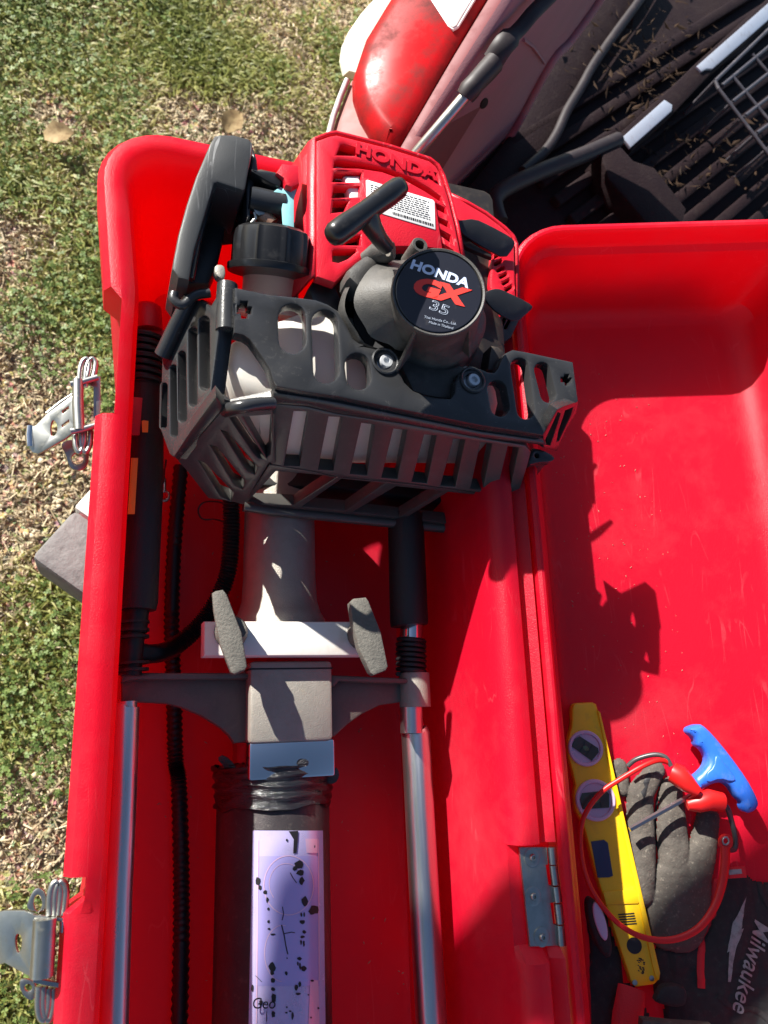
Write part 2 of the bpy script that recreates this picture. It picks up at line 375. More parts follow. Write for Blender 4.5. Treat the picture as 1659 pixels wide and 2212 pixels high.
def box_mesh(fr, a0, a1, b0, b1, c0, c1, bev=0.0, seg=2):
    V = [fr.to3(a, b, c) for c in (c0, c1) for b in (b0, b1) for a in (a0, a1)]
    me = mesh_py("box", V, [(0, 2, 3, 1), (4, 5, 7, 6), (0, 1, 5, 4), (2, 6, 7, 3), (0, 4, 6, 2), (1, 3, 7, 5)])
    bm = bmesh.new(); bm.from_mesh(me); bmesh.ops.recalc_face_normals(bm, faces=bm.faces)
    if bev: bmesh.ops.bevel(bm, geom=bm.edges[:], offset=bev, segments=seg, affect='EDGES', profile=.5)
    bm.to_mesh(me); bm.free(); return me
def box(name, fr, a0, a1, b0, b1, c0, c1, m, parent, bev=.001, smooth=40, label=None, seg=2): return link_mesh(name, box_mesh(fr, a0, a1, b0, b1, c0, c1, bev, seg), m, parent, smooth, label)
def hull_mesh(pts, bev=0.0, seg=2):
    bm = bmesh.new(); [bm.verts.new(p) for p in pts]
    r = bmesh.ops.convex_hull(bm, input=bm.verts[:]); bmesh.ops.delete(bm, geom=[g for g in r['geom_interior'] if isinstance(g, bmesh.types.BMVert)], context='VERTS')
    bmesh.ops.dissolve_limit(bm, angle_limit=math.radians(3), verts=bm.verts[:], edges=bm.edges[:])
    if bev: bmesh.ops.bevel(bm, geom=bm.edges[:], offset=bev, segments=seg, affect='EDGES', profile=.5)
    bmesh.ops.recalc_face_normals(bm, faces=bm.faces); me = bpy.data.meshes.new("hull"); bm.to_mesh(me); bm.free(); return me
def join_mesh(ms):
    bm = bmesh.new()
    for m_ in ms: bm.from_mesh(m_); bpy.data.meshes.remove(m_)
    me = bpy.data.meshes.new("joined"); bm.to_mesh(me); bm.free(); return me
def lvl(px0, px1, z0, z1): pass

# ================================================================== GROUND
GZ = -.60
def gnoise(x, y, s, o=0): return noise.noise(Vector((x * s + o, y * s - o, o * 1.7)))
def soil_material():
    m = bpy.data.materials.new("dry_soil"); m.use_nodes = True; N = m.node_tree.nodes; L = m.node_tree.links; P = N["Principled BSDF"]; P.inputs["Roughness"].default_value = .95
    tc = N.new("ShaderNodeTexCoord")
    n1 = N.new("ShaderNodeTexNoise"); n1.inputs["Scale"].default_value = 7; n1.inputs["Detail"].default_value = 8
    n2 = N.new("ShaderNodeTexNoise"); n2.inputs["Scale"].default_value = 90; n2.inputs["Detail"].default_value = 6
    v = N.new("ShaderNodeTexVoronoi"); v.inputs["Scale"].default_value = 110
    for n in (n1, n2, v): L.new(tc.outputs["Object"], n.inputs["Vector"])
    r = N.new("ShaderNodeValToRGB"); e = r.color_ramp.elements; e[0].position = .3; e[0].color = (.26, .19, .105, 1); e[1].position = .7; e[1].color = (.66, .52, .31, 1)
    mx = N.new("ShaderNodeMix"); mx.data_type = 'FLOAT'; mx.inputs[0].default_value = .6; L.new(n1.outputs[0], mx.inputs[2]); L.new(n2.outputs[0], mx.inputs[3]); L.new(mx.outputs[0], r.inputs[0])
    m2 = N.new("ShaderNodeMix"); m2.data_type = 'RGBA'; m2.blend_type = 'MULTIPLY'; m2.inputs[0].default_value = .5; L.new(r.outputs[0], m2.inputs[6]); L.new(v.outputs["Color"], m2.inputs[7])
    L.new(m2.outputs[2], P.inputs["Base Color"])
    b = N.new("ShaderNodeBump"); b.inputs["Distance"].default_value = .012; L.new(n2.outputs[0], b.inputs["Height"]); L.new(b.outputs[0], P.inputs["Normal"])
    return m
M['soil'] = soil_material()
def ground():
    V, Fc = [], []; n = 90
    xs = [-60, -20, -6, -3] + [-1.6 + 3.6 * i / n for i in range(n + 1)] + [4, 8, 20, 60]; ys = [-60, -20, -6, -3] + [-1.2 + 3.6 * i / n for i in range(n + 1)] + [4, 8, 20, 60]
    for y in ys:
        for x in xs: V.append((x, y, GZ + .018 * gnoise(x, y, 3, 1) + .006 * gnoise(x, y, 14, 2)))
    w = len(xs)
    for j in range(len(ys) - 1):
        for i in range(w - 1): Fc.append((j * w + i, j * w + i + 1, (j + 1) * w + i + 1, (j + 1) * w + i))
    tag(link_mesh("ground", mesh_py("ground", V, Fc), 'soil', None, 180), None, kind='structure')
ground()

def tone_material(name, ramp, rough=.6, transl=.25):
    m = bpy.data.materials.new(name); m.use_nodes = True; N = m.node_tree.nodes; L = m.node_tree.links; P = N["Principled BSDF"]; P.inputs["Roughness"].default_value = rough
    at = N.new("ShaderNodeAttribute"); at.attribute_name = "tone"
    r = N.new("ShaderNodeValToRGB"); e = r.color_ramp.elements
    e[0].position, e[0].color = ramp[0][0], (*ramp[0][1], 1); e[1].position, e[1].color = ramp[-1][0], (*ramp[-1][1], 1)
    for p, c in ramp[1:-1]: k = e.new(p); k.color = (*c, 1)
    L.new(at.outputs["Fac"], r.inputs[0]); L.new(r.outputs[0], P.inputs["Base Color"])
    if transl:
        tr = N.new("ShaderNodeBsdfTranslucent"); L.new(r.outputs[0], tr.inputs[0]); mx = N.new("ShaderNodeMixShader"); mx.inputs[0].default_value = transl
        L.new(P.outputs[0], mx.inputs[1]); L.new(tr.outputs[0], mx.inputs[2]); L.new(mx.outputs[0], N["Material Output"].inputs[0])
    return m
M['grass'] = tone_material("grass_blade", [(0, (.13, .165, .028)), (.3, (.26, .285, .06)), (.6, (.43, .41, .13)), (.82, (.52, .46, .22)), (1, (.64, .54, .34))], .55, .42)
M['clover'] = tone_material("clover_leaf", [(0, (.10, .165, .036)), (.5, (.19, .27, .065)), (1, (.32, .39, .13))], .55, .35)
M['straw'] = tone_material("dry_straw", [(0, (.28, .20, .11)), (.5, (.52, .42, .26)), (1, (.72, .61, .42))], .7, .1)
M['pebble'] = tone_material("pebble_stone", [(0, (.15, .11, .07)), (.5, (.38, .30, .18)), (1, (.60, .51, .36))], .85, 0)
BARE = [(U(p, GZ), r) for p, r in ([(q, .085) for q in cA((330, 120), (130, 430), (235, 560), (1180, 170), (760, 510), (1390, 380), (60, 1050), (1230, 600), (980, 560))] + [(q, .10) for q in cG((150, 560), (120, 850), (340, 1150), (60, 1750), (480, 1380), (200, 1000))] + [(q, .07) for q in cI((100, 150), (60, 700), (330, 1350), (380, 600))])]
def cover(x, y):                           # how much grows here
    bare = sum(math.exp(-((x - c.x) ** 2 + (y - c.y) ** 2) / (r * r)) for c, r in BARE)
    return -.62 * bare + .06 + gnoise(x, y, 3.2, 5) * .75 + gnoise(x, y, 9, 8) * .45 + gnoise(x, y, 26, 3) * .25
def on_picture(x, y, z=GZ):
    c = ROT.transposed() @ (Vector((x, y, z)) - CAMPOS); return CX - c.x / c.z * F_PX, CY + c.y / c.z * F_PX
def scatter(n, lim):
    """n plants on the lawn round the case, then a thinner belt of half as many further out"""
    out = []
    a = U((-220, -200), GZ); b = U((1050, -200), GZ); c = U((-220, 2450), GZ)
    x0, x1, y0, y1 = min(a.x, c.x) - .1, b.x, c.y - .1, a.y + .2
    while len(out) < n:
        x, y = random.uniform(x0, x1), random.uniform(y0, y1); px, py = on_picture(x, y)
        if -220 < px < 1050 and -200 < py < 2450 and not (px > 420 and py > 620) and lim(x, y): out.append((x, y))
    while len(out) < n * 1.5:
        x, y = random.uniform(x0 - 1.1, x1), random.uniform(y0 - .5, y1 + 1.6); px, py = on_picture(x, y)
        if not (-220 < px < 1050 and -200 < py < 2450) and not (px > 420 and py > 0) and lim(x, y): out.append((x, y))
    return out
def build_tone(name, V, Fc, T, m, label):
    me = bpy.data.meshes.new(name); me.from_pydata(V, [], Fc); at = me.attributes.new("tone", 'FLOAT', 'POINT'); at.data.foreach_set('value', np.array(T, np.float32))
    o = link_mesh(name, me, m, None, 0); me.polygons.foreach_set('use_smooth', [True] * len(me.polygons)); o['label'] = label; o['kind'] = 'stuff'; return o
def grass():
    V, Fc, T = [], [], []
    for x, y in scatter(62000, lambda x, y: cover(x, y) + random.uniform(-.60, .50) > .0):
        c = cover(x, y); h = random.uniform(.008, .024) * (1 + .5 * max(0, c)); w = random.uniform(.0013, .0032); a = random.uniform(0, 6.283); b = random.uniform(0, 6.283)
        lean = random.uniform(.5, 1.8); dx, dy = math.cos(a), math.sin(a); sx, sy = -dy * w, dx * w
        z = GZ + .018 * gnoise(x, y, 3, 1) - .002
        t = min(1, max(0, .50 - .55 * c + random.gauss(0, .17) + .20 * gnoise(x, y, 6, 12)))
        i = len(V)
        V += [(x - sx, y - sy, z), (x + sx, y + sy, z), (x + dx * h * lean * .4 + sx * .8, y + dy * h * lean * .4 + sy * .8, z + h * .62), (x + dx * h * lean * .4 - sx * .8, y + dy * h * lean * .4 - sy * .8, z + h * .62),
              (x + dx * h * lean, y + dy * h * lean, z + h * (1.0 - .25 * lean))]
        Fc += [(i, i + 1, i + 2, i + 3), (i + 3, i + 2, i + 4)]; T += [t * .8, t * .8, t, t, min(1, t + .12)]
    build_tone("grass", V, Fc, T, 'grass', "short patchy lawn grass with dry tips")
def clover():
    V, Fc, T = [], [], []
    for x, y in scatter(11000, lambda x, y: gnoise(x, y, 2.6, 21) + .5 * gnoise(x, y, 8, 4) + .4 * min(0, cover(x, y)) + random.uniform(-.4, .4) > .16):
        z = GZ + .018 * gnoise(x, y, 3, 1) + random.uniform(.006, .028); r = random.uniform(.0028, .0062); t0 = random.random() * .8; a0 = random.uniform(0, 6.28); tilt = Vector((random.gauss(0, .35), random.gauss(0, .35), 1)).normalized()
        u = tilt.cross(Vector((math.cos(a0), math.sin(a0), 0))).normalized(); v = tilt.cross(u)
        for k in range(3):
            a = k * 2.094; d = u * math.cos(a) + v * math.sin(a); s = tilt.cross(d); p = Vector((x, y, z)); i = len(V)
            for q in (p, p + d * r * .6 + s * r * .55 + tilt * r * .12, p + d * r * 1.15 + s * r * .4, p + d * r * 1.02, p + d * r * 1.15 - s * r * .4, p + d * r * .6 - s * r * .55 + tilt * r * .12): V.append(tuple(q)); T.append(min(1, max(0, t0 + random.gauss(0, .08))))
            Fc += [(i, i + 1, i + 2, i + 3), (i, i + 3, i + 4, i + 5)]
    build_tone("clover", V, Fc, T, 'clover', "small dark green clover leaves among the grass")
def straw():
    V, Fc, T = [], [], []
    for x, y in scatter(19000, lambda x, y: cover(x, y) + random.uniform(-.5, .5) < .08):
        z = GZ + .018 * gnoise(x, y, 3, 1) + random.uniform(.001, .008); a = random.uniform(0, 6.28); l = random.uniform(.003, .013); w = random.uniform(.0005, .0012); dx, dy = math.cos(a), math.sin(a); i = len(V)
        for s, e in ((-1, -1), (-1, 1), (1, 1), (1, -1)): V.append((x + s * dx * l - e * dy * w, y + s * dy * l + e * dx * w, z + s * random.uniform(-.002, .005)))
        Fc.append((i, i + 1, i + 2, i + 3)); t = random.random(); T += [t] * 4
    build_tone("straw", V, Fc, T, 'straw', "dry straw and dead thatch on bare soil")
def pebbles():
    base = [(1, 0, 0), (-1, 0, 0), (0, 1, 0), (0, -1, 0), (0, 0, 1), (.7, .7, .5), (-.7, .7, .5), (-.7, -.7, .5), (.7, -.7, .5)]
    fcs = [(4, 5, 6), (4, 6, 7), (4, 7, 8), (4, 8, 5), (0, 2, 5), (2, 1, 6), (1, 3, 7), (3, 0, 8), (5, 2, 6), (6, 1, 7), (7, 3, 8), (8, 0, 5)]
    V, Fc, T = [], [], []
    for x, y in scatter(13000, lambda x, y: cover(x, y) + random.uniform(-.4, .4) < -.05):
        r = random.choice((.002, .0025, .003, .004, .006)) * random.uniform(.7, 1.3); z = GZ + .018 * gnoise(x, y, 3, 1); i = len(V); t = random.random(); ca, sa = math.cos(t * 40), math.sin(t * 40); q = random.uniform(.5, 1)
        for a, b, c in base: a, b = a * r, b * r * q; V.append((x + a * ca - b * sa + random.gauss(0, r * .12), y + a * sa + b * ca + random.gauss(0, r * .12), z + c * r * .7 + .001)); T.append(t)
        Fc += [tuple(i + k for k in f) for f in fcs]
    build_tone("pebbles", V, Fc, T, 'pebble', "small pale pebbles scattered over bare patches of soil")
grass(); clover(); straw(); pebbles()
M['leafy'] = mat("dry_yellow_leaf", (.40, .29, .13), .75, col2=(.26, .17, .07), nscale=60, dust=(.15, .09, .04, .6), dscale=110, dthr=(.5, .65))
def fallen_leaf(px, label, size, rot):
    c = U(px, GZ + .035); fr = Fr(c, (math.cos(rot), math.sin(rot), .25), (-math.sin(rot), math.cos(rot), .1))
    V, Fc = [], []; n = 7
    for i in range(n + 1):
        t = i / n; w = size * .42 * math.sin(math.pi * min(1, .08 + t * .9)) ** .8 * (1 + .25 * noise.noise(Vector((t * 6, rot * 7, 2))))
        for s in (-1, -.5, 0, .5, 1): V.append(fr.to3((t - .5) * size, s * w, abs(s) * w * .22 + .10 * size * math.sin(t * 3.1) + .05 * size * noise.noise(Vector((s * 2 + size * 90, t * 4, rot)))))
    for i in range(n):
        for k in range(4): Fc.append((i * 5 + k, i * 5 + k + 1, (i + 1) * 5 + k + 1, (i + 1) * 5 + k))
    o = link_mesh("fallen_leaf", mesh_py("leaf", V, Fc), 'leafy', None, 180); tag(o, label, 'leaf', 'dry leaves on the grass')
fallen_leaf((128, 291), "dry yellow leaf on the grass left of the red case corner", .062, .2)
fallen_leaf((503, 262), "pale dry leaf lying on bare soil just behind the red case wall", .060, 1.0)
# ================================================================== PICKUP TRUCK
TZ = -.034                                  # top of the open tailgate and bed floor
C0 = U((85, 1190), TZ); fw = (U((150, 1118), TZ) - C0); fw.z = 0; fw.normalize(); rt = Vector((fw.y, -fw.x, 0))
truck = thing("pickup_truck", "dusty maroon pickup truck with open tailgate and dirty red tail lamp behind the red case", "pickup truck", (.45, .95, GZ))
TG = Fr(C0, rt, fw)
tg = box("tailgate", TG, .004, 1.25, .0, .62, -.07, 0, 'maroon', truck, .006)
cp = box("corner_cap", TG, -.002, .20, -.012, .065, -.085, .004, 'greycap', tg, .008, label="grey worn corner cap of the tailgate")
box("edge_strip", TG, -.004, .05, .066, .12, -.06, .003, 'whitebar', tg, .004, label="white patch behind the grey tailgate corner")
# bed
bedp = [(905, 345), (1120, 0), (1250, -220), (2350, -220), (2350, 760), (1000, 640)]
bed = plate("bed_floor", bedp, [], HZ(TZ - .004), .02, 'liner', truck, .001)
ra, rb = cB((1130, 720), (1430, 500)); A_ = U(ra, TZ); B_ = U(rb, TZ); rd = (B_ - A_).normalized(); rp = Vector((rd.y, -rd.x, 0))
RF = Fr(A_, rd, Vector((0, 0, 1)).cross(rd))
rib0 = None
for i, off in enumerate([k * .043 for k in range(-4, 9)]):
    if rib0 is None: rib0 = box("rib", RF, -.25, 1.1, -.011, .011, -.01, .012, 'liner', bed, .005); RB = WL[rib0.name].copy(); rib0.location += rp * off; WL[rib0.name] += rp * off; base_off = off
    else: clone(rib0, bed, rp * (off - base_off))
# inner side panel (maroon, dusty)
pT1, pT2, pB1 = U((1109, 0), .35), U((894, 335), .20), U((1390, 0), -.01)
PP = fr3(pT1, pT2, pB1)
side = plate("side_panel", cB((900, -530), (560, 0), (130, 670), (120, 760), (240, 830), (330, 850), (420, 760), (560, 560), (720, 270), (800, 180), (930, 0), (1250, -530)), [], PP, .012, 'mauve', truck, .003, smooth=60)
# folded lower edge and a pressed crease of the panel
box_e = cB((330, 850), (420, 760), (560, 560), (720, 270), (800, 180), (930, 0), (1000, -130))
tube("panel_edge", [PP.pt(p, .003) for p in catmull([Vector((a, b, 0)) for a, b in box_e], 4)], .008, 'mauve', side, 8)
tube("panel_crease", [PP.pt(p, .0005) for p in cB((690, 270), (640, 200), (600, 170))], .004, 'mauve', side, 8, flat=.6)
plate("rust_hole", chaikin(cB((415, 470), (420, 440), (440, 422), (452, 430), (448, 455), (430, 472))), [], PP.up(.0012), .001, 'liner', side, .0002)
plate("sill", cB((330, 850), (560, 560), (720, 270), (930, 0), (1000, -130), (1180, -130), (1110, 0), (990, 150), (860, 340), (780, 490), (700, 650), (520, 800), (420, 950)), [], HZ(-.022), .012, 'liner', truck, .004)
sl_pts = cB((1190, -130), (1105, 0), (1010, 130), (905, 280), (850, 380), (790, 480), (745, 580), (690, 660), (600, 740))
tube("rubber_seal", [U(p, -.012) for p in catmull([Vector((a, b, 0)) for a, b in sl_pts], 5)], .009, 'seal', truck, 10)
# maroon pillar strip and lamp
LP = fr3(U((1049, 0), .26), U((860, 320), .20), U((800, 100), .19))
plate("pillar_strip", cB((520, -130), (440, 0), (300, 230), (60, 640), (40, 720), (110, 720), (135, 668), (555, 0), (630, -130)), [], LP.up(.002), .10, 'maroon', truck, .006)
lampo = cA((1740, -140), (1652, 0), (1560, 150), (1510, 300), (1512, 380), (1540, 460), (1590, 545), (1650, 620), (1712, 625)) + cB((110, 560), (300, 225), (436, 0), (515, -130))
lamp = plate("tail_lamp", lampo, [], LP.up(.010), .05, 'lamp', truck, .022, smooth=60)
plate("clear_lens", cB((195, -30), (283, 108), (298, 118), (314, 108), (395, -30)), [], LP.up(.0125), .004, 'lampclear', lamp, .001)
plate("lens_border", cB((178, -40), (276, 112), (298, 127), (322, 112), (415, -40)), [], LP.up(.0112), .0035, 'label', lamp, .001)
bump = cA((1640, 330), (1512, 325), (1500, 345), (1440, 500), (1412, 590), (1425, 660), (1500, 800), (1720, 800), (1760, 600), (1700, 300))
plate("bumper", bump, [], LP.up(-.02), .06, 'dustyred', truck, .014, smooth=60)
tube("bumper_edge", [LP.pt(p, -.018) for p in cA((1500, 345), (1470, 420), (1440, 505), (1418, 590))], .004, 'lampclear', truck, 8)
# tailgate cable
ca = [PP.pt(p, z) for p, z in zip(cB((80, 740), (135, 668), (240, 545), (350, 415)), (.012, .016, .022, .026))]
cable = tube("tailgate_cable", catmull(ca, 6), .0068, 'zinc', truck, 12)
tube("cable_sleeve", [PP.pt(p, .026) for p in cB((350, 418), (368, 390), (395, 358), (440, 310), (475, 270))], [.011, .0125, .0115, .0125, .0125], 'seal', cable, 12)
tube("cable_band", catmull([PP.pt(p, .018) for p in cB((470, 265), (520, 190), (590, 120), (640, 60), (690, 10), (760, -60))], 5), [.013] * 8 + [.009] * 18, 'seal', cable, 10, flat=.45)
# bar with pale metal strips, dark joint, bent tube, liner block
barL = cB((1000, 590), (1215, 400), (1350, 270), (1660, -10), (1700, 60), (1410, 320), (1260, 480), (1070, 650))
bar = plate("load_bar", barL, [], HZ(.012), .04, 'liner', truck, .003)
plate("metal_strip", cB((1030, 592), (1212, 430), (1246, 452), (1244, 478), (1066, 636)), [], HZ(.0165), .006, 'strip', bar, .0015)
plate("metal_strip", cB((1350, 286), (1700, -22), (1712, 40), (1420, 296), (1395, 296), (1372, 308)), [], HZ(.0165), .006, 'strip', bar, .0015)
tube("bent_tube", catmull([U(p, .008) for p in cB((500, 960), (480, 900), (480, 855), (530, 810), (680, 740), (860, 670), (1010, 605))], 6), .014, 'seal', truck, 12)
plate("liner_block", cB((935, 660), (1000, 600), (1080, 690), (1170, 720), (1310, 900), (1290, 980), (1150, 980), (1050, 860), (970, 770)), [], HZ(.015), .05, 'liner', truck, .006)
# dry leaves lying in the bed
def bed_litter():
    V, Fc = [], []
    for k in range(420):
        bx, by = random.gauss(1130, 140), random.gauss(260, 150)
        if k % 3 == 0: bx, by = random.uniform(1080, 1650), random.uniform(480, 820)
        c = U(cB((bx, by))[0], TZ + random.uniform(.005, .03)); a = random.uniform(0, 6.28); l = random.uniform(.004, .014); w = l * random.uniform(.06, .4); i = len(V)
        d = Vector((math.cos(a), math.sin(a), random.gauss(0, .3))); s = Vector((-math.sin(a), math.cos(a), random.gauss(0, .3)))
        if c.y < .66: continue
        V += [c - d * l, c + s * w, c + d * l + Vector((0, 0, l * .3)), c - s * w]; Fc.append((i, i + 1, i + 2, i + 3))
    o = link_mesh("leaf_litter", mesh_py("leaf_litter", V, Fc), 'litter', None, 0); tag(o, "brown dry leaves and stalks littering the dark truck bed", kind='stuff')
bed_litter()
# wire crate in the bed
crate = thing("wire_crate", "black wire crate standing in the dark truck bed at the right edge", "crate", U((1640, 260), TZ))
def crate_bar(a, b, za, zb, r=.0035): tube("wire", [U(cB(a)[0], za), U(cB(b)[0], zb)], r, 'wirecrate', crate, 8)
M['wirecrate'] = mat("black_coated_wire", (.05, .046, .055), .35, dust=(.16, .14, .15, .5), dscale=60, dthr=(.5, .75))
for a, b in (((1430, 350), (1700, 90)), ((1430, 350), (1445, 385)), ((1445, 385), (1680, 690)), ((1500, 325), (1760, 640)), ((1590, 235), (1800, 480)), ((1505, 440), (1720, 270)), ((1560, 500), (1780, 330)), ((1610, 575), (1830, 420)), ((1660, 640), (1880, 500)), ((1460, 370), (1700, 170))):
    crate_bar(a, b, .06, .06)
for a in ((1430, 350), (1505, 440), (1560, 500), (1610, 575), (1660, 640)): tube("wire", [U(cB(a)[0], .06), U(cB(a)[0], .06) - Vector((0, 0, .09))], .0035, 'wirecrate', crate, 8)
# cream container
_ct = cA((1760, -160), (1680, -60), (1640, 0), (1560, 60), (1505, 140), (1475, 205), (1466, 265), (1480, 330), (1530, 345), (1640, 300), (1760, 100))
cont = link_mesh("container", hull_mesh([U(p, -.06) for p in _ct] + [U(((p[0] - 770) * .86 + 780, (p[1] - 60) * .86 + 62), -.035) for p in _ct] + [U((p[0] * .35 + 850 * .65, p[1] * .35 - 20), GZ) for p in _ct]), 'cream', None, 50)
tag(cont, "rounded cream white container standing on the grass beside the tail lamp", "container")

# ================================================================== RED CASE
RZ = .24
case = thing("tool_case", "open red plastic tool case with hinged lid lying on the tailgate", "case", (.2, .1, -.02))
XL, XR = U((256, 1450), RZ).x, U((1092, 1500), RZ).x
YT = U((450, 300), RZ).y - .030; YB = -.60
def Yl(py, px=255): return U((px, py), RZ).y
def ring(x0, x1, y0, y1, rc, YL, YR, nc=8):
    P = []
    P += [(x0, y, 'L', y) for y in YL]
    for k in range(nc + 1): a = math.pi - math.pi / 2 * k / nc; P.append((x0 + rc + rc * math.cos(a), y1 - rc + rc * math.sin(a), 'C', 0))
    for k in range(1, 12): P.append((x0 + rc + (x1 - x0 - 2 * rc) * k / 12, y1, 'T', 0))
    for k in range(nc + 1): a = math.pi / 2 - math.pi / 2 * k / nc; P.append((x1 - rc + rc * math.cos(a), y1 - rc + rc * math.sin(a), 'C', 0))
    P += [(x1, y, 'R', y) for y in YR]
    for k in range(5): a = -math.pi / 2 * k / 4; P.append((x1 - rc + rc * math.cos(a), y0 + rc + rc * math.sin(a), 'C', 0))
    for k in range(1, 6): P.append((x1 - rc - (x1 - x0 - 2 * rc) * k / 6, y0, 'B', 0))
    for k in range(5): a = -math.pi / 2 - math.pi / 2 * k / 4; P.append((x0 + rc + rc * math.cos(a), y0 + rc + rc * math.sin(a), 'C', 0))
    return P
def skin_rings(rings, fr=None):
    n = len(rings[0]); V = [p for r in rings for p in r]; Fc = []
    for j in range(len(rings) - 1):
        for k in range(n):
            l = (k + 1) % n
            Fc.append((j * n + k, j * n + l, (j + 1) * n + l, (j + 1) * n + k))
    Fc.append(tuple(range(n))); Fc.append(tuple(range((len(rings) - 1) * n, len(rings) * n)))
    me = mesh_py("shell", V, Fc); bm = bmesh.new(); bm.from_mesh(me); bmesh.ops.remove_doubles(bm, verts=bm.verts, dist=1e-6); bmesh.ops.recalc_face_normals(bm, faces=bm.faces); bm.to_mesh(me); bm.free(); return me
def case_base():
    r1, r2, r3, r4 = Yl(618), Yl(893), Yl(1887), Yl(1938)
    h1, h2 = U((1140, 1826), RZ).y, U((1150, 2050), RZ).y
    yl = sorted([YB + .1 + (YT - .08 - YB - .1) * i / 40 for i in range(41)] + [r1, r1, r1 - .012, r2, r2, r3, r3, r4, r4 - .01])
    yr = sorted([YB + .1 + (YT - .08 - YB - .1) * i / 40 for i in range(41)] + [h1, h1, h2, h2 - .028], reverse=True)
    W = .033
    FX = U((189, 400), RZ).x - (XL - W); FY = U((285, 263), RZ).y - (YT + W)
    base = [(-.034, 0.0), (-.024, .003), (-.017, .018), (-.004, .205), (-.001, .224), (.004, .2345), (.011, .2392), (.018, .2402), (.0265, .238), (W, .228), (W, .19), (W - .012, .184), (.016, -.02)]
    out = []
    for j, (d, z) in enumerate(base):
        pts = ring(XL - d, XR + d, YB - d, YT + d, .045 + d, yl, yr); q = []
        seenL, seenR = {}, {}
        for (x, y, t, yy) in pts:
            zz = z; dd = d
            if t == 'L':
                c = seenL.get(yy, 0); seenL[yy] = c + 1
                rec = (r2 <= yy <= r1 - .012) or (r4 <= yy <= r3)
                if yy in (r2,) : rec = c == 1
                if yy in (r3,) : rec = c == 0
                if rec and j >= 6: dd = min(d, .016); zz = z if j < 9 else z
                if yy <= r4 - .01 and j >= 6 and j <= 9: zz = z - .006
                if d < 0: dd = d * .2
                x = XL - dd
            if t == 'R':
                c = seenR.get(yy, 0); seenR[yy] = c + 1
                rec = h2 <= yy <= h1
                if yy == h1: rec = c == 1
                if rec and 4 <= j <= 9: zz = min(z, .222); dd = d
                if j == 10: dd, zz = W + .001, .225
                if j == 11: dd, zz = W + .0132, .2355
                if j == 12: dd = W + .013
                if rec and j in (10, 11): zz = .2215
                x = XR + dd
            if j >= 3 and y > r1 and x < XL + .30:
                w = (y - r1) / (YT + W - r1); k = max(0, 1 - max(0, x - XL) / .26); x += FX * w * min(1, k * 1.2); y += FY * w * w * k
            q.append(Vector((x, y, zz)))
        out.append(q)
    return link_mesh("base", skin_rings(out), 'red', case, 32)
base_o = case_base()
XH = XR + .0465
AL = math.radians(20)
LF = Fr((XH, 0, RZ), (math.cos(AL), 0, math.sin(AL)), (0, 1, 0))
LD = .15                                     # depth of the lid
def case_lid():
    v1 = LF.hit((1300, 478))[1] - .016; u0, u1 = .0165, .40
    ue = LF.up(-LD).hit((1600, 1000))[0] - u1        # where the floor starts to rise on the right
    yl = [YB + .1 + (v1 - .1 - YB - .1) * i / 24 for i in range(25)]; yr = yl[::-1]
    #      left   right   top    w
    prof = [(-.050, ue, -.050, -LD), (-.040, ue + .014, -.042, -LD + .0015), (-.030, ue + .028, -.034, -LD + .008), (-.022, ue + .040, -.026, -LD + .022), (-.008, -.03, -.012, -.040), (-.005, -.022, -.009, -.032), (-.002, -.012, -.001, -.028), (.001, -.002, .002, -.022),
            (.003, .001, .003, -.006), (.006, .004, .006, -.001), (.009, .008, .009, 0), (.013, .013, .013, -.001), (.0155, .0155, .016, -.006), (.0155, .0155, .016, -.03), (.010, .010, .010, -LD - .016)]
    out = []
    for l, r, t, w in prof:
        rc = max(.03, .055 + t)
        out.append([LF.to3(x, y, w) for x, y, _, _ in ring(u0 - l, u1 + r, YB - .02 - l, v1 + t, rc, yl, yr)])
    return link_mesh("lid", skin_rings(out), 'red', case, 32)
lid_o = case_lid()
LFL = LF.up(-LD)                             # floor of the lid
# hinge in its recess
HF = HZ(.2265)
hp = [p for p in cL((190, 905), (395, 905), (440, 1488), (250, 1494))]
hk = Fr(U(((hp[0][0] + hp[2][0]) / 2, (hp[0][1] + hp[2][1]) / 2), .2265), (1, 0, 0), (0, 1, 0))
hinge = plate("hinge", cL((188, 906), (352, 904), (358, 1010), (345, 1010), (362, 1130), (408, 1130), (412, 1232), (372, 1235), (390, 1360), (436, 1362), (441, 1488), (252, 1494)), [], HF, .003, 'zinc', case, .0006)
kx = [cL(p)[0] for p in ((378, 905), (388, 1005), (388, 1012), (402, 1126), (404, 1136), (416, 1228), (416, 1238), (430, 1356), (430, 1366), (438, 1486))]
for i in range(0, 10, 2): tube("knuckle", [U(kx[i], .2275), U(kx[i + 1], .2275)], .0042, 'zinc', hinge, 12)
for sx, sy in ((262, 965), (268, 1196), (320, 1436)):
    c = U(cL((sx, sy))[0], .2266)
    s_ = lathe("screw", c, (0, 0, 1), [(.0085, 0), (.0088, .0008), (.0075, .0012), (.0035, .0013), (.0034, .003), (.0028, .0038), (.0016, .0038), (.0014, .0018)], 'zinc', hinge, 20)
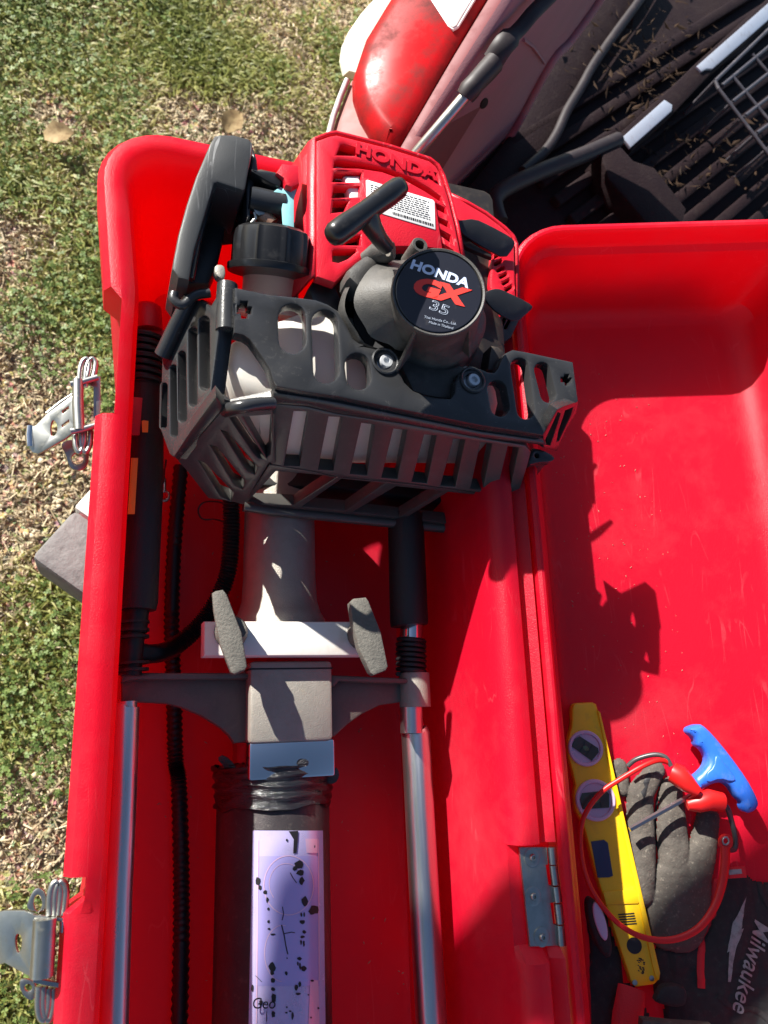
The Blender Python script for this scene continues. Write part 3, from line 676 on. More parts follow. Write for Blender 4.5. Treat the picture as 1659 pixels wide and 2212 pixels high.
# latches on the left side
def lpts(c, z, *p): return [U(q, z) for q in c(*p)]
def loop_px(c, z, pts, r, m, parent, name): return tube(name, catmull(lpts(c, z, *pts), 6), r, m, parent, 10)
l1 = link_mesh("latch", plate_mesh(cG((560, 560), (742, 560), (742, 862), (690, 862), (690, 640), (610, 600), (610, 960), (545, 965)), [], HZ(.205), .003, .0006), 'zinc', case, 40, label="latch with its lever swung open, upper left")
plate("lever", cG((212, 930), (262, 925), (352, 832), (548, 690), (568, 700), (572, 950), (480, 1022), (285, 1132), (240, 1122), (213, 1085)), [chaikin(cG((370, 960), (378, 895), (402, 880), (425, 930), (415, 990), (380, 1010))), cG((455, 815), (505, 780), (510, 800), (462, 838)), cG((455, 920), (508, 880), (512, 900), (462, 940))], fr3(U(cG((212, 930))[0], .185), U(cG((568, 700))[0], .21), U(cG((480, 1022))[0], .20)), .0022, 'zinc', l1, .0006)
tube("lever_edge", lpts(cG, .19, (345, 838), (450, 755), (548, 690)), .0022, 'zinc', l1, 8)
tube("lever_lip", lpts(cG, .183, (228, 932), (222, 1000), (228, 1085)), .0042, 'chrome', l1, 10)
tube("pivot_pin", lpts(cG, .212, (575, 590), (575, 780), (585, 960)), .0052, 'zinc', l1, 12)
for dx in (0, 45):
    loop_px(cG, .210, [(585 + dx, 640), (590 + dx, 520), (610 + dx, 455), (640 + dx, 432), (660 + dx, 460), (655 + dx, 520), (640 + dx, 580)], .0026, 'zinc', l1, "spring_wire")
    loop_px(cG, .205, [(560 + dx, 950), (556 + dx, 1060), (575 + dx, 1115), (600 + dx, 1110), (620 + dx, 1050), (625 + dx, 960)], .0026, 'zinc', l1, "spring_wire")
plate("eye_plate", chaikin(cG((440, 1060), (520, 1020), (650, 1040), (660, 1150), (640, 1230), (570, 1260), (510, 1230), (490, 1140))), [circ(cG((575, 1165))[0], 13)], HZ(.18), .003, 'zinc', l1, .0006)
for y0 in (600, 950): tube("rivet_arm", lpts(cG, .212, (520, y0 + 20), (600, y0 + 5), (720, y0 - 30)), .0032, 'zinc', l1, 8)
l2 = link_mesh("latch", plate_mesh(cI((210, 1040), (440, 1062), (440, 1300), (405, 1490), (385, 1505), (205, 1470), (210, 1440), (375, 1470), (400, 1380), (420, 1085), (220, 1068)), [], HZ(.225), .004, .0008), 'zinc', case, 40, label="latch with its lever swung open, lower left")
plate("lever", cI((-90, 1040), (30, 1012), (150, 1012), (248, 1050), (242, 1440), (215, 1445), (30, 1345), (-90, 1380)), [chaikin(cI((92, 1200), (105, 1155), (140, 1175), (135, 1260), (105, 1290)))], fr3(U(cI((-60, 1040))[0], .195), U(cI((240, 1050))[0], .222), U(cI((30, 1345))[0], .200)), .0024, 'zinc', l2, .0006)
tube("roller", lpts(cI, .228, (285, 1062), (275, 1250), (265, 1430)), .0088, 'zinc', l2, 16)
for dx in (0, 32): 
    loop_px(cI, .222, [(315 + dx, 1040), (318 + dx, 920), (335 + dx, 850), (365 + dx, 832), (385 + dx, 880), (380 + dx, 960), (370 + dx, 1040)], .003, 'zinc', l2, "spring_wire")
    loop_px(cI, .215, [(248 + dx, 1490), (245 + dx, 1620), (262 + dx, 1690), (290 + dx, 1690), (310 + dx, 1600), (312 + dx, 1500)], .003, 'zinc', l2, "spring_wire")
plate("eye_plate", chaikin(cI((160, 1010), (190, 920), (230, 865), (280, 880), (302, 950), (285, 1030))), [circ(cI((240, 965))[0], 9, 14, 18)], HZ(.215), .003, 'zinc', l2, .0006)
plate("eye_plate", chaikin(cI((120, 1440), (215, 1450), (240, 1520), (215, 1580), (170, 1575), (130, 1520))), [circ(cI((180, 1500))[0], 8)], HZ(.20), .003, 'zinc', l2, .0006)
tube("bail_rod", lpts(cI, .222, (405, 1075), (405, 1120), (402, 1145)), .004, 'chrome', l2, 10)
#NEXT
# ================================================================== POST DRIVER
PD = thing("post_driver", "petrol post driver with red engine and black guard lying in the open red case", "post driver", (.13, .1, 0))
# ---- driving tube, clamp and bracket
def axis_pt(p, z): return U(p, z)
TZc = .085
ta = U(cH((935, -250))[0], TZc + .005); tb = U(cH((905, 120))[0], TZc); tb2 = U(cH((915, 480))[0], TZc); tb3 = U(cH((940, 610))[0], TZc); 
dirT = Vector((0, -1, 0))
xT = U(cH((905, 300))[0], TZc).x
yy = lambda py, z=TZc: U((610, py), z).y
prof = [(yy(960), .041), (yy(1120), .041), (yy(1250), .0415), (yy(1300), .043), (yy(1325), .047), (yy(1340), .052), (yy(1400), .052)]
upper = lathe("upper_tube", (xT, yy(960), TZc), dirT, [(r, yy(960) - y) for y, r in prof], 'alu', PD, 48, 60)
# block under the clamp
bz = .140
bk = [U(p, bz) for p in cH((775, 768), (1138, 768), (1140, 1116), (780, 1120))]
bx0, bx1, by1, by0 = bk[0].x, bk[1].x, bk[0].y, bk[2].y
BF = HZ(0)
block = box("bracket", BF, bx0, bx1, by0, by1, .03, bz, 'alu', PD, .004)
box("joint_line", BF, bx0 - .0004, bx1 + .0004, U(cH((900, 801))[0], bz).y - .0006, U(cH((900, 799))[0], bz).y + .0006, .06, bz + .0004, 'ink', block, .0001)
az = .118
box("arm_web", BF, bx0 - .004, bx1 + .004, by0 + .02, by1 - .008, .05, az - .004, 'alu', block, .003)
plate("arm", cH((205, 822), (792, 822), (792, 1120), (705, 1132), (680, 1095), (640, 1060), (560, 1010), (470, 972), (400, 955), (205, 945)), [], HZ(az), .012, 'armalu', block, .003)
plate("arm", cH((1132, 832), (1555, 850), (1566, 940), (1450, 948), (1350, 962), (1270, 1002), (1210, 1045), (1150, 1100), (1132, 1100)), [], HZ(az), .012, 'armalu', block, .003)
plate("arm_rim", cH((205, 818), (792, 818), (792, 846), (260, 850), (205, 862)), [], HZ(az + .012), .02, 'armalu', block, .003)
plate("arm_rim", cH((1132, 828), (1556, 846), (1556, 870), (1170, 856), (1148, 880), (1132, 880)), [], HZ(az + .012), .02, 'armalu', block, .003)
# white clamp bar and the two cast wing knobs
wz = .158
bar_o = plate("clamp_bar", cH((572, 590), (1278, 592), (1290, 610), (1284, 742), (570, 744)), [], HZ(wz), .024, 'whitebar', PD, .0025)
def wing(pts, z, tilt, boss):
    t = math.radians(tilt); o = U(cH(boss)[0], z); fr = Fr(o, (math.cos(t), 0, math.sin(t)), (0, 1, 0))
    k = plate("wing_knob", cH(*pts), [], fr, .016, 'castgrey', PD, .0022)
    lathe("stem", U(cH(boss)[0], wz + .001), (0, 0, 1), [(.017, 0), (.016, .008), (.011, z - wz - .012)], 'castgrey', k, 20)
wing([(606, 466), (622, 456), (655, 450), (672, 470), (738, 640), (762, 790), (752, 806), (702, 826), (688, 815), (640, 690), (612, 540)], .196, 8, (690, 640))
wing([(1216, 505), (1232, 490), (1288, 484), (1300, 500), (1355, 640), (1386, 790), (1376, 808), (1322, 830), (1306, 818), (1256, 712), (1228, 600)], .196, 8, (1270, 650))
# polished square below the block
ck = [U(p, .134) for p in cH((770, 1126), (1148, 1126), (1150, 1240))]
chrome = box("polished_collar", BF, ck[0].x, ck[1].x, U(cH((900, 1290))[0], .134).y, ck[0].y, .03, .136, 'chrome', PD, .003)
# lower tube
xL = U(cJ((556, 1200))[0], TZc).x; rL = .0605
y_l0 = U(cJ((560, 340))[0], .12).y
lower = lathe("lower_tube", (xL, y_l0, TZc - .012), dirT, [(rL * .97, 0), (rL, .004), (rL, .62)], 'darkalu', PD, 64, 60)
ax = Vector((xL, 0, TZc - .012))
def on_tube(p, lift=.0006):
    """point of the lower tube seen at pixel p"""
    d = wray(p); o = CAMPOS - ax; a = d.x ** 2 + d.z ** 2; b = 2 * (d.x * o.x + d.z * o.z); c = o.x ** 2 + o.z ** 2 - (rL + lift) ** 2; q = b * b - 4 * a * c
    t = (-b - math.sqrt(max(q, 0))) / (2 * a); return CAMPOS + d * t
def tube_patch(name, x0, x1, y0, y1, m, parent, lift, nx=16, ny=10, edge=None):
    """a curved sheet on the lower tube between picture columns and rows"""
    V, Fc = [], []
    for j in range(ny + 1):
        for i in range(nx + 1):
            s, t = i / nx, j / ny; xa = x0[0] + (x0[1] - x0[0]) * t; xb = x1[0] + (x1[1] - x1[0]) * t
            V.append(on_tube(cJ((xa + (xb - xa) * s, y0 + (y1 - y0) * t + (edge(s) if edge and j == 0 else 0)))[0], lift))
    for j in range(ny):
        for i in range(nx): Fc.append((j * (nx + 1) + i, (j + 1) * (nx + 1) + i, (j + 1) * (nx + 1) + i + 1, j * (nx + 1) + i + 1))
    return link_mesh(name, mesh_py(name, V, Fc), m, parent, 60)
lab = tube_patch("label_plate", (412, 384), (856, 874), 744, 2080, 'plate', lower, .0006)
tube_patch("label_panel", (452, 442), (826, 834), 905, 1725, 'platelilac', lower, .0009)
tube_patch("label_panel", (776, 760), (826, 838), 1690, 2060, 'platepink', lower, .0010, 6, 6)
tube_patch("label_panel", (745, 752), (822, 823), 795, 885, 'platepink', lower, .0010, 6, 3)
def poly_on_tube(name, polys, m, lift):
    V, Fc = [], []
    for poly in polys:
        i = len(V); V += [on_tube(p, lift) for p in poly]; Fc.append(tuple(range(i, i + len(poly))))
    return link_mesh(name, mesh_py(name, V, Fc), m, lab, 0)
def blot(x, y, w, h, n=9): return cJ(*[(x + w * .5 * math.cos(2 * math.pi * k / n) * random.uniform(.7, 1.2), y + h * .5 * math.sin(2 * math.pi * k / n) * random.uniform(.7, 1.2)) for k in range(n)])
ink = [cJ((640, 748), (700, 745), (698, 800), (690, 885), (668, 890), (672, 800))]
for x, y, w, h in ((705, 960, 55, 60), (712, 1010, 48, 40), (722, 1060, 36, 50), (680, 985, 30, 30), (742, 1190, 40, 62), (800, 1245, 66, 60), (790, 1260, 40, 40), (720, 1275, 12, 30), (738, 1275, 12, 32), (725, 1320, 34, 28), (738, 1385, 26, 24), (728, 1415, 30, 20), (718, 1450, 12, 34), (736, 1455, 14, 44), (708, 1553, 28, 22), (698, 1585, 10, 30), (712, 1600, 14, 50), (735, 1618, 36, 40), (710, 1715, 20, 34), (688, 1735, 22, 40), (700, 1775, 30, 16),
                   (445, 1065, 40, 55), (458, 1105, 22, 34), (492, 1135, 30, 26), (505, 1180, 18, 40), (512, 1240, 16, 22), (514, 1320, 18, 22), (516, 1365, 20, 14), (540, 1400, 30, 16), (535, 1610, 46, 66), (535, 1640, 30, 40), (540, 1690, 36, 34), (540, 1745, 30, 28), (545, 1800, 34, 62), (543, 1905, 28, 40), (625, 1645, 18, 30), (630, 1550, 10, 10), (410, 1740, 16, 44), (790, 1693, 22, 12), (828, 1866, 16, 16), (665, 1915, 14, 50), (628, 1860, 12, 12), (650, 1885, 20, 10), (625, 1895, 18, 10), (782, 1925, 10, 16), (765, 1782, 10, 10), (805, 845, 8, 20), (628, 805, 14, 20), (500, 1920, 6, 90), (465, 1830, 24, 40)): ink.append(blot(x, y, w, h))
def inkline(pts, w=7):
    for a, b in zip(pts, pts[1:]):
        a, b = Vector(a), Vector(b); t = (b - a).normalized(); t = Vector((-t.y, t.x)) * w * .5; ink.append(cJ(*[tuple(q) for q in (a - t, b - t, b + t, a + t)]))
inkline([(595, 1340), (612, 1410), (622, 1470), (634, 1525)]); inkline([(612, 1395), (660, 1385), (680, 1390)], 5); inkline([(600, 1225), (608, 1270), (598, 1310)], 5); inkline([(430, 1660), (450, 1680), (470, 1700)], 4); inkline([(650, 1010), (665, 1040), (690, 1075)], 5)
poly_on_tube("ink_marks", ink, 'ink', .0014)
rings = []
def ringpoly(cx, cy, rx, ry, w, a0=0, a1=6.283, n=40):
    for k in range(n):
        a, b = a0 + (a1 - a0) * k / n, a0 + (a1 - a0) * (k + 1) / n
        rings.append(cJ((cx + rx * math.cos(a), cy + ry * math.sin(a)), (cx + rx * math.cos(b), cy + ry * math.sin(b)), (cx + (rx - w) * math.cos(b), cy + (ry - w) * math.sin(b)), (cx + (rx - w) * math.cos(a), cy + (ry - w) * math.sin(a))))
ringpoly(640, 1090, 160, 190, 6); ringpoly(625, 1080, 110, 130, 4, 2.4, 5.6); ringpoly(600, 1520, 115, 180, 5, 1.6, 4.9)
rings += [cJ((444, 800), (450, 800), (440, 1960), (432, 1960)), cJ((824, 800), (830, 800), (836, 1690), (829, 1690))]
poly_on_tube("label_lines", rings, M['platepink'], .0012)
FRL = HZ(TZc + rL - .012 + .0012)
text("print", "Geo", FRL, cJ((485, 1838))[0], cJ((600, 1838))[0], .013, 'ink', lab)
# torn tape wrapped round the top of the lower tube
def tape():
    V, Fc = [], []; n, m_ = 64, 16
    for j in range(m_ + 1):
        t = j / m_
        for k in range(n):
            a = 2 * math.pi * k / n; yb = U(cJ((560, 338))[0], .12).y + .004 * noise.noise(Vector((math.cos(a) * 3, math.sin(a) * 3, 1))) * (1 - t); ye = U(cJ((560, 615))[0], .13).y + .006 * noise.noise(Vector((math.cos(a) * 2.5, math.sin(a) * 2.5, 7)))
            y = yb + (ye - yb) * t
            r = rL + .0025 + .0035 * (1 - t) ** 2 + .0016 * math.sin(t * 26 + 5 * noise.noise(Vector((math.cos(a) * 1.3, math.sin(a) * 1.3, t)))) + .002 * noise.noise(Vector((math.cos(a) * 2, math.sin(a) * 2, t * 5)))
            V.append((xL + r * math.cos(a), y, ax.z + r * math.sin(a)))
    for j in range(m_):
        for k in range(n): l = (k + 1) % n; Fc.append((j * n + k, j * n + l, (j + 1) * n + l, (j + 1) * n + k))
    o = link_mesh("tape_wrap", fix_normals(mesh_py("tape", V, Fc)), 'tape', lower, 60)
    # torn flaps
    for pts, z in (([(235, 345), (180, 285), (225, 262), (300, 330), (330, 400), (260, 420)], .10), ([(690, 335), (705, 300), (740, 292), (768, 312), (760, 345)], .138), ([(860, 415), (930, 345), (952, 362), (960, 410), (935, 452), (880, 450)], .112)):
        plate("flap", chaikin(cJ(*pts), 1), [], Fr(U(cJ(pts[0])[0], z), (1, 0, .25), (0, 1, .2)), .0012, 'tape', o, .0003)
tape()
# ---- right handle: grip, neck, spring, boss, rod
def rod(name, c, pts, rads, m, z, parent=PD, seg=24): return tube(name, [U(p, z) for p in c(*pts)], rads, m, parent, seg)
hr = thing_part = rod("handle_grip", cH, [(1462, 120), (1478, 590), (1480, 610)], [.0215, .0222, .0215], 'grip', .125)
rod("handle_neck", cH, [(1490, 600), (1488, 700)], [.0135, .0135], 'chrome', .12, hr)
tube("spring", coil_pts(U(cH((1486, 672))[0], .12), U(cH((1487, 825))[0], .12), .0155, 7), .0026, 'cond', hr, 8)
rod("spring_core", cH, [(1487, 668), (1487, 830)], [.0125, .0125], 'cond', .12, hr)
rod("spring_core", cH, [(1487, 690), (1487, 705)], [.0165, .0165], 'cond', .12, hr)
rod("boss", cH, [(1500, 820), (1505, 970)], [.0175, .0178], 'alu', .118, hr)
rod("rod_end", cH, [(1487, 965), (1490, 1085)], [.0128, .0128], 'satin', .118, hr)
rod("rod", cH, [(1503, 1076), (1507, 1085), (1545, 1800), (1580, 2420)], [.0150, .0163, .0163, .0163], 'satin', .112, hr)
# ---- left handle
hl = rod("handle_grip", cG, [(1062, 640), (1060, 1300), (1012, 2230), (1008, 2283)], [.0205, .0205, .0205, .019], 'grip', .135)
plate("top_plate", cG((935, 225), (960, 215), (1240, 214), (1240, 268), (940, 272)), [], HZ(.150), .012, 'red2', hl, .002)
rod("end_knob", cG, [(1078, 45), (1080, 70), (1085, 190), (1088, 235)], [.012, .0165, .0165, .0165], 'red2', .145, hl)
tube("spring", coil_pts(U(cG((1066, 280))[0], .142), U(cG((1060, 640))[0], .138), .0205, 7), .0032, 'cond', hl, 8)
rod("spring_core", cG, [(1066, 270), (1060, 640)], [.0165, .0165], 'cond', .14, hl)
plate("red_tag", cG((930, 708), (1052, 720), (1030, 990), (930, 996)), [], HZ(.172), .002, 'red2', hl, .0003)
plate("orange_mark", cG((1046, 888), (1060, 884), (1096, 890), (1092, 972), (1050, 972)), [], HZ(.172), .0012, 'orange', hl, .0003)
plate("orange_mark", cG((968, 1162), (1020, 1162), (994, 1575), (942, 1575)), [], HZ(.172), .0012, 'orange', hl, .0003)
rod("neck", cH, [(272, 500), (258, 640)], [.0135, .0135], 'cond', .13, hl)
for k, yk in enumerate((590, 625, 655, 770, 800)): rod("collar", cH, [(256 - k, yk), (256 - k, yk + 12)], [.0165, .0165], 'muffler', .13, hl)
rod("neck", cH, [(256, 640), (240, 830)], [.012, .012], 'cond', .128, hl)
rod("rod_end", cH, [(228, 945), (226, 1120)], [.0102, .0102], 'satin', .128, hl)
rod("rod", cI, [(800, -280), (795, -270), (775, 300), (745, 900), (712, 1900)], [.0120, .0132, .0132, .0132, .0132], 'satin', .128, hl)
# ---- conduit, wires
def conduit(name, pts, r, m, label=None):
    P = catmull(pts, 24); P2, R2 = [], []; acc = 0
    for i, p in enumerate(P):
        P2.append(p); R2.append(r * (1.0 if i % 2 else .80))
    return tube(name, P2, R2, m, PD, 10, label=label)
def z3(c, *pts): return [U(c((x, y))[0], z) for x, y, z in pts]
conduit("corrugated_conduit", z3(cH, (470, -100, .03), (440, 250, .012), (428, 600, .012), (438, 900, .012), (445, 1200, .012)) + z3(cI, (1130, 200, .012), (1145, 700, .012), (1146, 1200, .012), (1130, 1900, .012)), .0095, 'cond')
conduit("corrugated_conduit", z3(cH, (690, 20, .09), (692, 200, .08), (675, 380, .07), (610, 530, .06), (520, 640, .055), (420, 715, .06), (330, 735, .08), (255, 720, .12)), .0105, 'cond')
tube("thin_wire", catmull(z3(cH, (690, 80, .08), (630, 62, .07), (570, 65, .06), (545, 100, .055), (565, 138, .055), (620, 140, .06), (665, 152, .075)), 6), .0011, 'cond', PD, 6)
rt_ = tube("ring_terminal", [U(p, .05) for p in circ(cG((1208, 1442))[0], 10.5, 24)], .0022, 'zinc', PD, 8, closed=True)
tube("thin_wire", catmull(z3(cG, (1225, 1180, .10), (1212, 1270, .075), (1208, 1340, .06), (1208, 1400, .05)), 6), .0012, 'cond', rt_, 6)
tube("crimp", z3(cG, (1210, 1310, .062), (1208, 1400, .051)), [.0022, .003], 'zinc', rt_, 8)

# ================================================================== ENGINE (parts of the post driver)
GZ1 = .310
# fuel tank
def tank():
    top = [U(p, .284) for p in [cE((560, 420))[0], cE((1260, 120))[0], cF((1000, 330))[0], cF((1050, 620))[0], cE((940, 880))[0], cE((560, 800))[0]]]
    bot = [U(p, .19) for p in [cE((600, 900))[0], cE((1260, 500))[0], cF((900, 700))[0], cF((900, 950))[0], cE((1000, 1380))[0], cE((720, 1300))[0]]]
    mid = [U(p, .23) for p in [cE((500, 620))[0], cE((520, 880))[0]]]
    t = link_mesh("fuel_tank", hull_mesh(top + bot + mid, .016, 4), 'tank', PD, 60)
    nk = U(cC((890, 1290))[0], .240)
    axn = Vector((-.02, .92, .40)).normalized()
    lathe("tank_neck", nk - axn * .030, axn, [(.036, 0), (.030, .012), (.0292, .03), (.0292, .045)], 'tank', t, 40)
    return t, nk, axn
tank_o, nk, axn = tank()
for x0_, z_ in ((600, .30), (700, .30)): pass
# cap: ribbed, axis leaning away
cb = U(cC((885, 1195))[0], .272)
_ck = 90 * mpp(cC((885, 1100))[0], .262) / .0372
def caprib(i, a): return 1 + (.035 if (math.cos(a * 8) > .82 and 1 <= i <= 4) else 0)
capo = lathe("fuel_cap", cb, axn, [(r * _ck, h * _ck * .95) for r, h in ((.0365, 0), (.0372, .002), (.0372, .006), (.0335, .007), (.0330, .030), (.0318, .0365), (.028, .0395), (.012, .0402))], 'blackgloss', PD, 96, 40, rmod=lambda i, a: 1 + (.045 if (math.cos(a * 9) > .86 and 3 <= i <= 5) else 0))
plate("cap_strap_end", chaikin(cC((480, 1115), (545, 1118), (560, 1165), (552, 1215), (520, 1222), (475, 1180)), 1), [], HZ(.29), .01, 'alu', PD, .002)

# ---- guard
GF = HZ(GZ1)
gtop = cE((625, 40), (870, 92), (1100, 116), (1220, 132), (1310, 165), (1390, 215), (1450, 320), (1500, 420), (1540, 450), (1600, 475)) + cF((120, 168), (160, 170), (250, 190), (275, 185), (320, 188), (352, 210), (378, 262), (398, 340), (425, 400), (480, 452), (560, 482), (640, 496), (715, 502), (738, 470), (742, 400), (760, 350), (800, 325), (850, 312), (900, 312), (950, 334), (992, 338), (1015, 310), (1040, 250), (1062, 215), (1110, 192), (1200, 208), (1470, 266), (1490, 270), (1505, 380), (1524, 520), (1490, 545), (1420, 552), (1385, 580), (1345, 650), (1302, 735)) + cF((900, 672), (400, 572), (0, 490)) + cE((1150, 815), (935, 772), (905, 720), (880, 640), (830, 560), (775, 480), (735, 425), (690, 395), (620, 378))
def cross(c, x, y, s):
    return c((x - s, y - .45 * s), (x - .4 * s, y - .5 * s), (x - .3 * s, y - s), (x + .5 * s, y - s), (x + .55 * s, y - .4 * s), (x + s, y - .3 * s), (x + .9 * s, y + .5 * s), (x + .5 * s, y + .45 * s), (x + .45 * s, y + s), (x - .2 * s, y + s), (x - .3 * s, y + .4 * s), (x - s, y + .4 * s))
kE = .36166 * S; kF = .42194 * S
holes = [slot(cE((1048, 262))[0], cE((1052, 428))[0], 200 * kE), slot(cE((1290, 300))[0], cE((1302, 655))[0], 188 * kE), slot(cE((1530, 615))[0], cE((1542, 705))[0], 180 * kE),
         circ(cF((302, 268))[0], 48 * kF, 20), circ(cF((850, 388))[0], 46 * kF, 20), slot(cF((1010, 445))[0], cF((1030, 555))[0], 118 * kF), slot(cF((1152, 300))[0], cF((1192, 575))[0], 110 * kF), slot(cF((1295, 320))[0], cF((1335, 478))[0], 96 * kF),
         cross(cE, 690, 205, 62), cross(cF, 1448, 382, 34)]
guard = plate("guard", gtop, holes, GF, .014, 'black', PD, .0022)
# the rolled corner post at the left and its hem
tube("corner_post", [U(p, GZ1 - .012) for p in cE((572, 30), (566, 120), (560, 368))], [.0098, .0098, .0098], 'black', guard, 20)
# ledge band under the top plate
bA, bB = U(cE((905, 800))[0], .300), U(cF((1300, 752))[0], .300); bC = U(cE((900, 1350))[0], .215)
W1 = fr3(bA, bB, bC)
band = plate("ledge", cE((910, 775), (1160, 815)) + cF((0, 492), (400, 574), (900, 676), (1302, 738), (1300, 768), (900, 706), (400, 604), (0, 524)) + cE((1160, 850), (918, 808)), [], HZ(.296), .012, 'black', guard, .002)
plate("band", cE((912, 822), (1160, 856)) + cF((0, 530), (400, 610), (900, 712), (1300, 770), (1322, 800), (1290, 800), (900, 756), (400, 664), (0, 604)) + cE((1160, 925), (905, 905)), [], W1.up(.004), .014, 'black', guard, .002)
# slatted front wall
fo = cE((903, 902), (1160, 924)) + cF((0, 600), (400, 660), (900, 752), (1190, 800), (1222, 845), (1200, 930), (1140, 1118), (1000, 1112), (500, 1048), (0, 1000)) + cE((1200, 1400), (900, 1352), (880, 1330))
fh = [cE((1060, 960), (1165, 962), (1104, 1362), (988, 1358)), cE((1318, 1000), (1418, 1004), (1352, 1396), (1240, 1388))] + [cF(*q) for q in (
    [(152, 660), (236, 672), (186, 990), (78, 980)], [(355, 696), (438, 706), (378, 1012), (278, 1004)], [(550, 732), (624, 740), (564, 1040), (470, 1030)], [(735, 758), (806, 766), (744, 1062), (652, 1054)], [(906, 780), (976, 790), (918, 1080), (840, 1074)], [(1078, 806), (1144, 816), (1086, 1100), (1008, 1094)])]
plate("slat_wall", fo, fh, W1, .017, 'blackworn', guard, .0014)
# lower wall with slanting struts
pA, pB = U(cE((900, 1352))[0], .215), U(cF((1140, 1118))[0], .215); pC = U(cF((600, 1295))[0], .135)
W2 = fr3(pA, pB, pC)
lo = cE((880, 1352), (1200, 1402)) + cF((0, 1002), (500, 1050), (1000, 1114), (1150, 1120), (1050, 1165), (900, 1250), (780, 1310), (700, 1328), (450, 1300), (0, 1262)) + cE((900, 1700), (680, 1650))
lh = [cE((930, 1402), (1370, 1448), (1200, 1560), (1045, 1650), (712, 1636))] + [cF(*q) for q in ([(0, 1020), (322, 1042), (180, 1150), (52, 1222), (-10, 1222)], [(362, 1052), (664, 1086), (520, 1180), (388, 1258), (130, 1228)], [(700, 1092), (985, 1126), (860, 1215), (720, 1296), (452, 1264)])]
lh = [cE((930, 1402), (1380, 1440), (1060, 1650), (712, 1636)), cE((1430, 1446), (1745, 1480), (1440, 1690), (1120, 1662))] + [cF(*q) for q in ([(370, 1060), (660, 1090), (390, 1254), (95, 1222)], [(700, 1096), (960, 1122), (720, 1290), (430, 1260)])]
plate("strut_wall", lo, lh, W2, .014, 'blackworn', guard, .0014)
plate("engine_shroud", cE((800, 1500), (1400, 1520)) + cF((200, 1090), (700, 1160), (960, 1140), (760, 1280), (450, 1262), (0, 1225)) + cE((760, 1625), (740, 1600)), [], W2.up(-.030), .02, 'ink', PD, .003)
tube("bottom_rail", [W2.pt(p, .002) for p in cE((690, 1655), (900, 1690), (1400, 1740))] + [W2.pt(p, .002) for p in cF((450, 1298), (700, 1325), (800, 1305), (900, 1250), (1050, 1165), (1140, 1125))], .0062, 'blackworn', guard, 10)
# sloping left wall with long slots
n1, n2, f1 = U(cE((500, 330))[0], .300), U(cE((490, 850))[0], .292), U(cE((85, 560))[0], .225)
W3 = fr3(n1, n2, f1)
lw = cE((515, 300), (505, 380), (450, 800), (492, 852), (165, 1292), (140, 1270), (72, 1085), (88, 560), (110, 500), (300, 140), (380, 130), (440, 190), (520, 60), (530, 200))
lhs = [slot(cE((104, 770))[0], cE((98, 1060))[0], 44 * kE), slot(cE((172, 640))[0], cE((176, 1120))[0], 52 * kE), slot(cE((232, 540))[0], cE((240, 1010))[0], 56 * kE), slot(cE((310, 370))[0], cE((315, 890))[0], 60 * kE), slot(cE((398, 290))[0], cE((400, 765))[0], 74 * kE)]
plate("side_wall", lw, lhs, W3, .016, 'black', guard, .0018)
tube("side_rail", [W3.pt(p, .004) for p in cE((300, 120), (200, 320), (95, 545))], [.0075, .008, .0085], 'black', guard, 14)
# the lower front left corner
q1, q2, q3 = U(cE((560, 930))[0], .290), U(cE((205, 1325))[0], .215), U(cE((890, 1345))[0], .220)
W4 = fr3(q1, q2, q3)
plate("corner_ledge", cE((488, 850), (552, 932), (520, 980), (210, 1330), (170, 1295), (300, 1100)), [], W4.up(.012), .014, 'black', guard, .003)
co = cE((552, 935), (600, 968), (900, 900), (930, 1340), (880, 1340), (830, 1420), (690, 1650), (600, 1624), (430, 1602), (268, 1395), (208, 1330))
ch = [cE((690, 1000), (905, 985), (886, 1275), (860, 1300)), cE((586, 1006), (640, 1000), (838, 1290), (868, 1318), (800, 1306), (768, 1275)), cE((520, 1095), (566, 1112), (792, 1372), (772, 1425), (716, 1400)), cE((442, 1208), (492, 1224), (700, 1478), (680, 1532), (624, 1502)), cE((356, 1322), (402, 1340), (618, 1564), (596, 1618), (524, 1590))]
plate("corner_wall", co, ch, W4, .017, 'blackworn', guard, .0016)
tube("arch_bar", catmull([W4.pt(p, c) for p, c in zip(cE((556, 955), (620, 932), (700, 918), (800, 905), (905, 900)), (.008, .014, .016, .012, .006))], 5), .0062, 'black', guard, 12)
# right end
e1, e2, e3 = U(cF((1300, 750))[0], .298), U(cF((1522, 530))[0], .304), U(cF((1380, 840))[0], .235)
W5 = fr3(e1, e2, e3)
plate("end_wall", cF((1300, 735), (1345, 650), (1390, 572), (1430, 552), (1524, 522), (1510, 590), (1450, 690), (1386, 836), (1300, 815)), [cF((1316, 760), (1362, 660), (1392, 590), (1410, 600), (1392, 660), (1345, 800), (1320, 795)), cF((1440, 580), (1490, 560), (1475, 610), (1400, 770), (1385, 780), (1400, 700))], W5, .010, 'black', guard, .0014)
plate("corner_flange", chaikin(cF((1222, 808), (1300, 822), (1370, 860), (1380, 885), (1350, 906), (1280, 905), (1200, 930)), 1), [circ(cF((1262, 862))[0], 4)], HZ(.262), .012, 'black', guard, .003)
w6 = fr3(U(cF((1222, 905))[0], .25), U(cF((1330, 905))[0], .25), U(cF((1150, 1115))[0], .185))
plate("corner_wall", cF((1215, 905), (1330, 908), (1280, 970), (1160, 1118), (1130, 1118)), [], w6, .012, 'black', guard, .002)
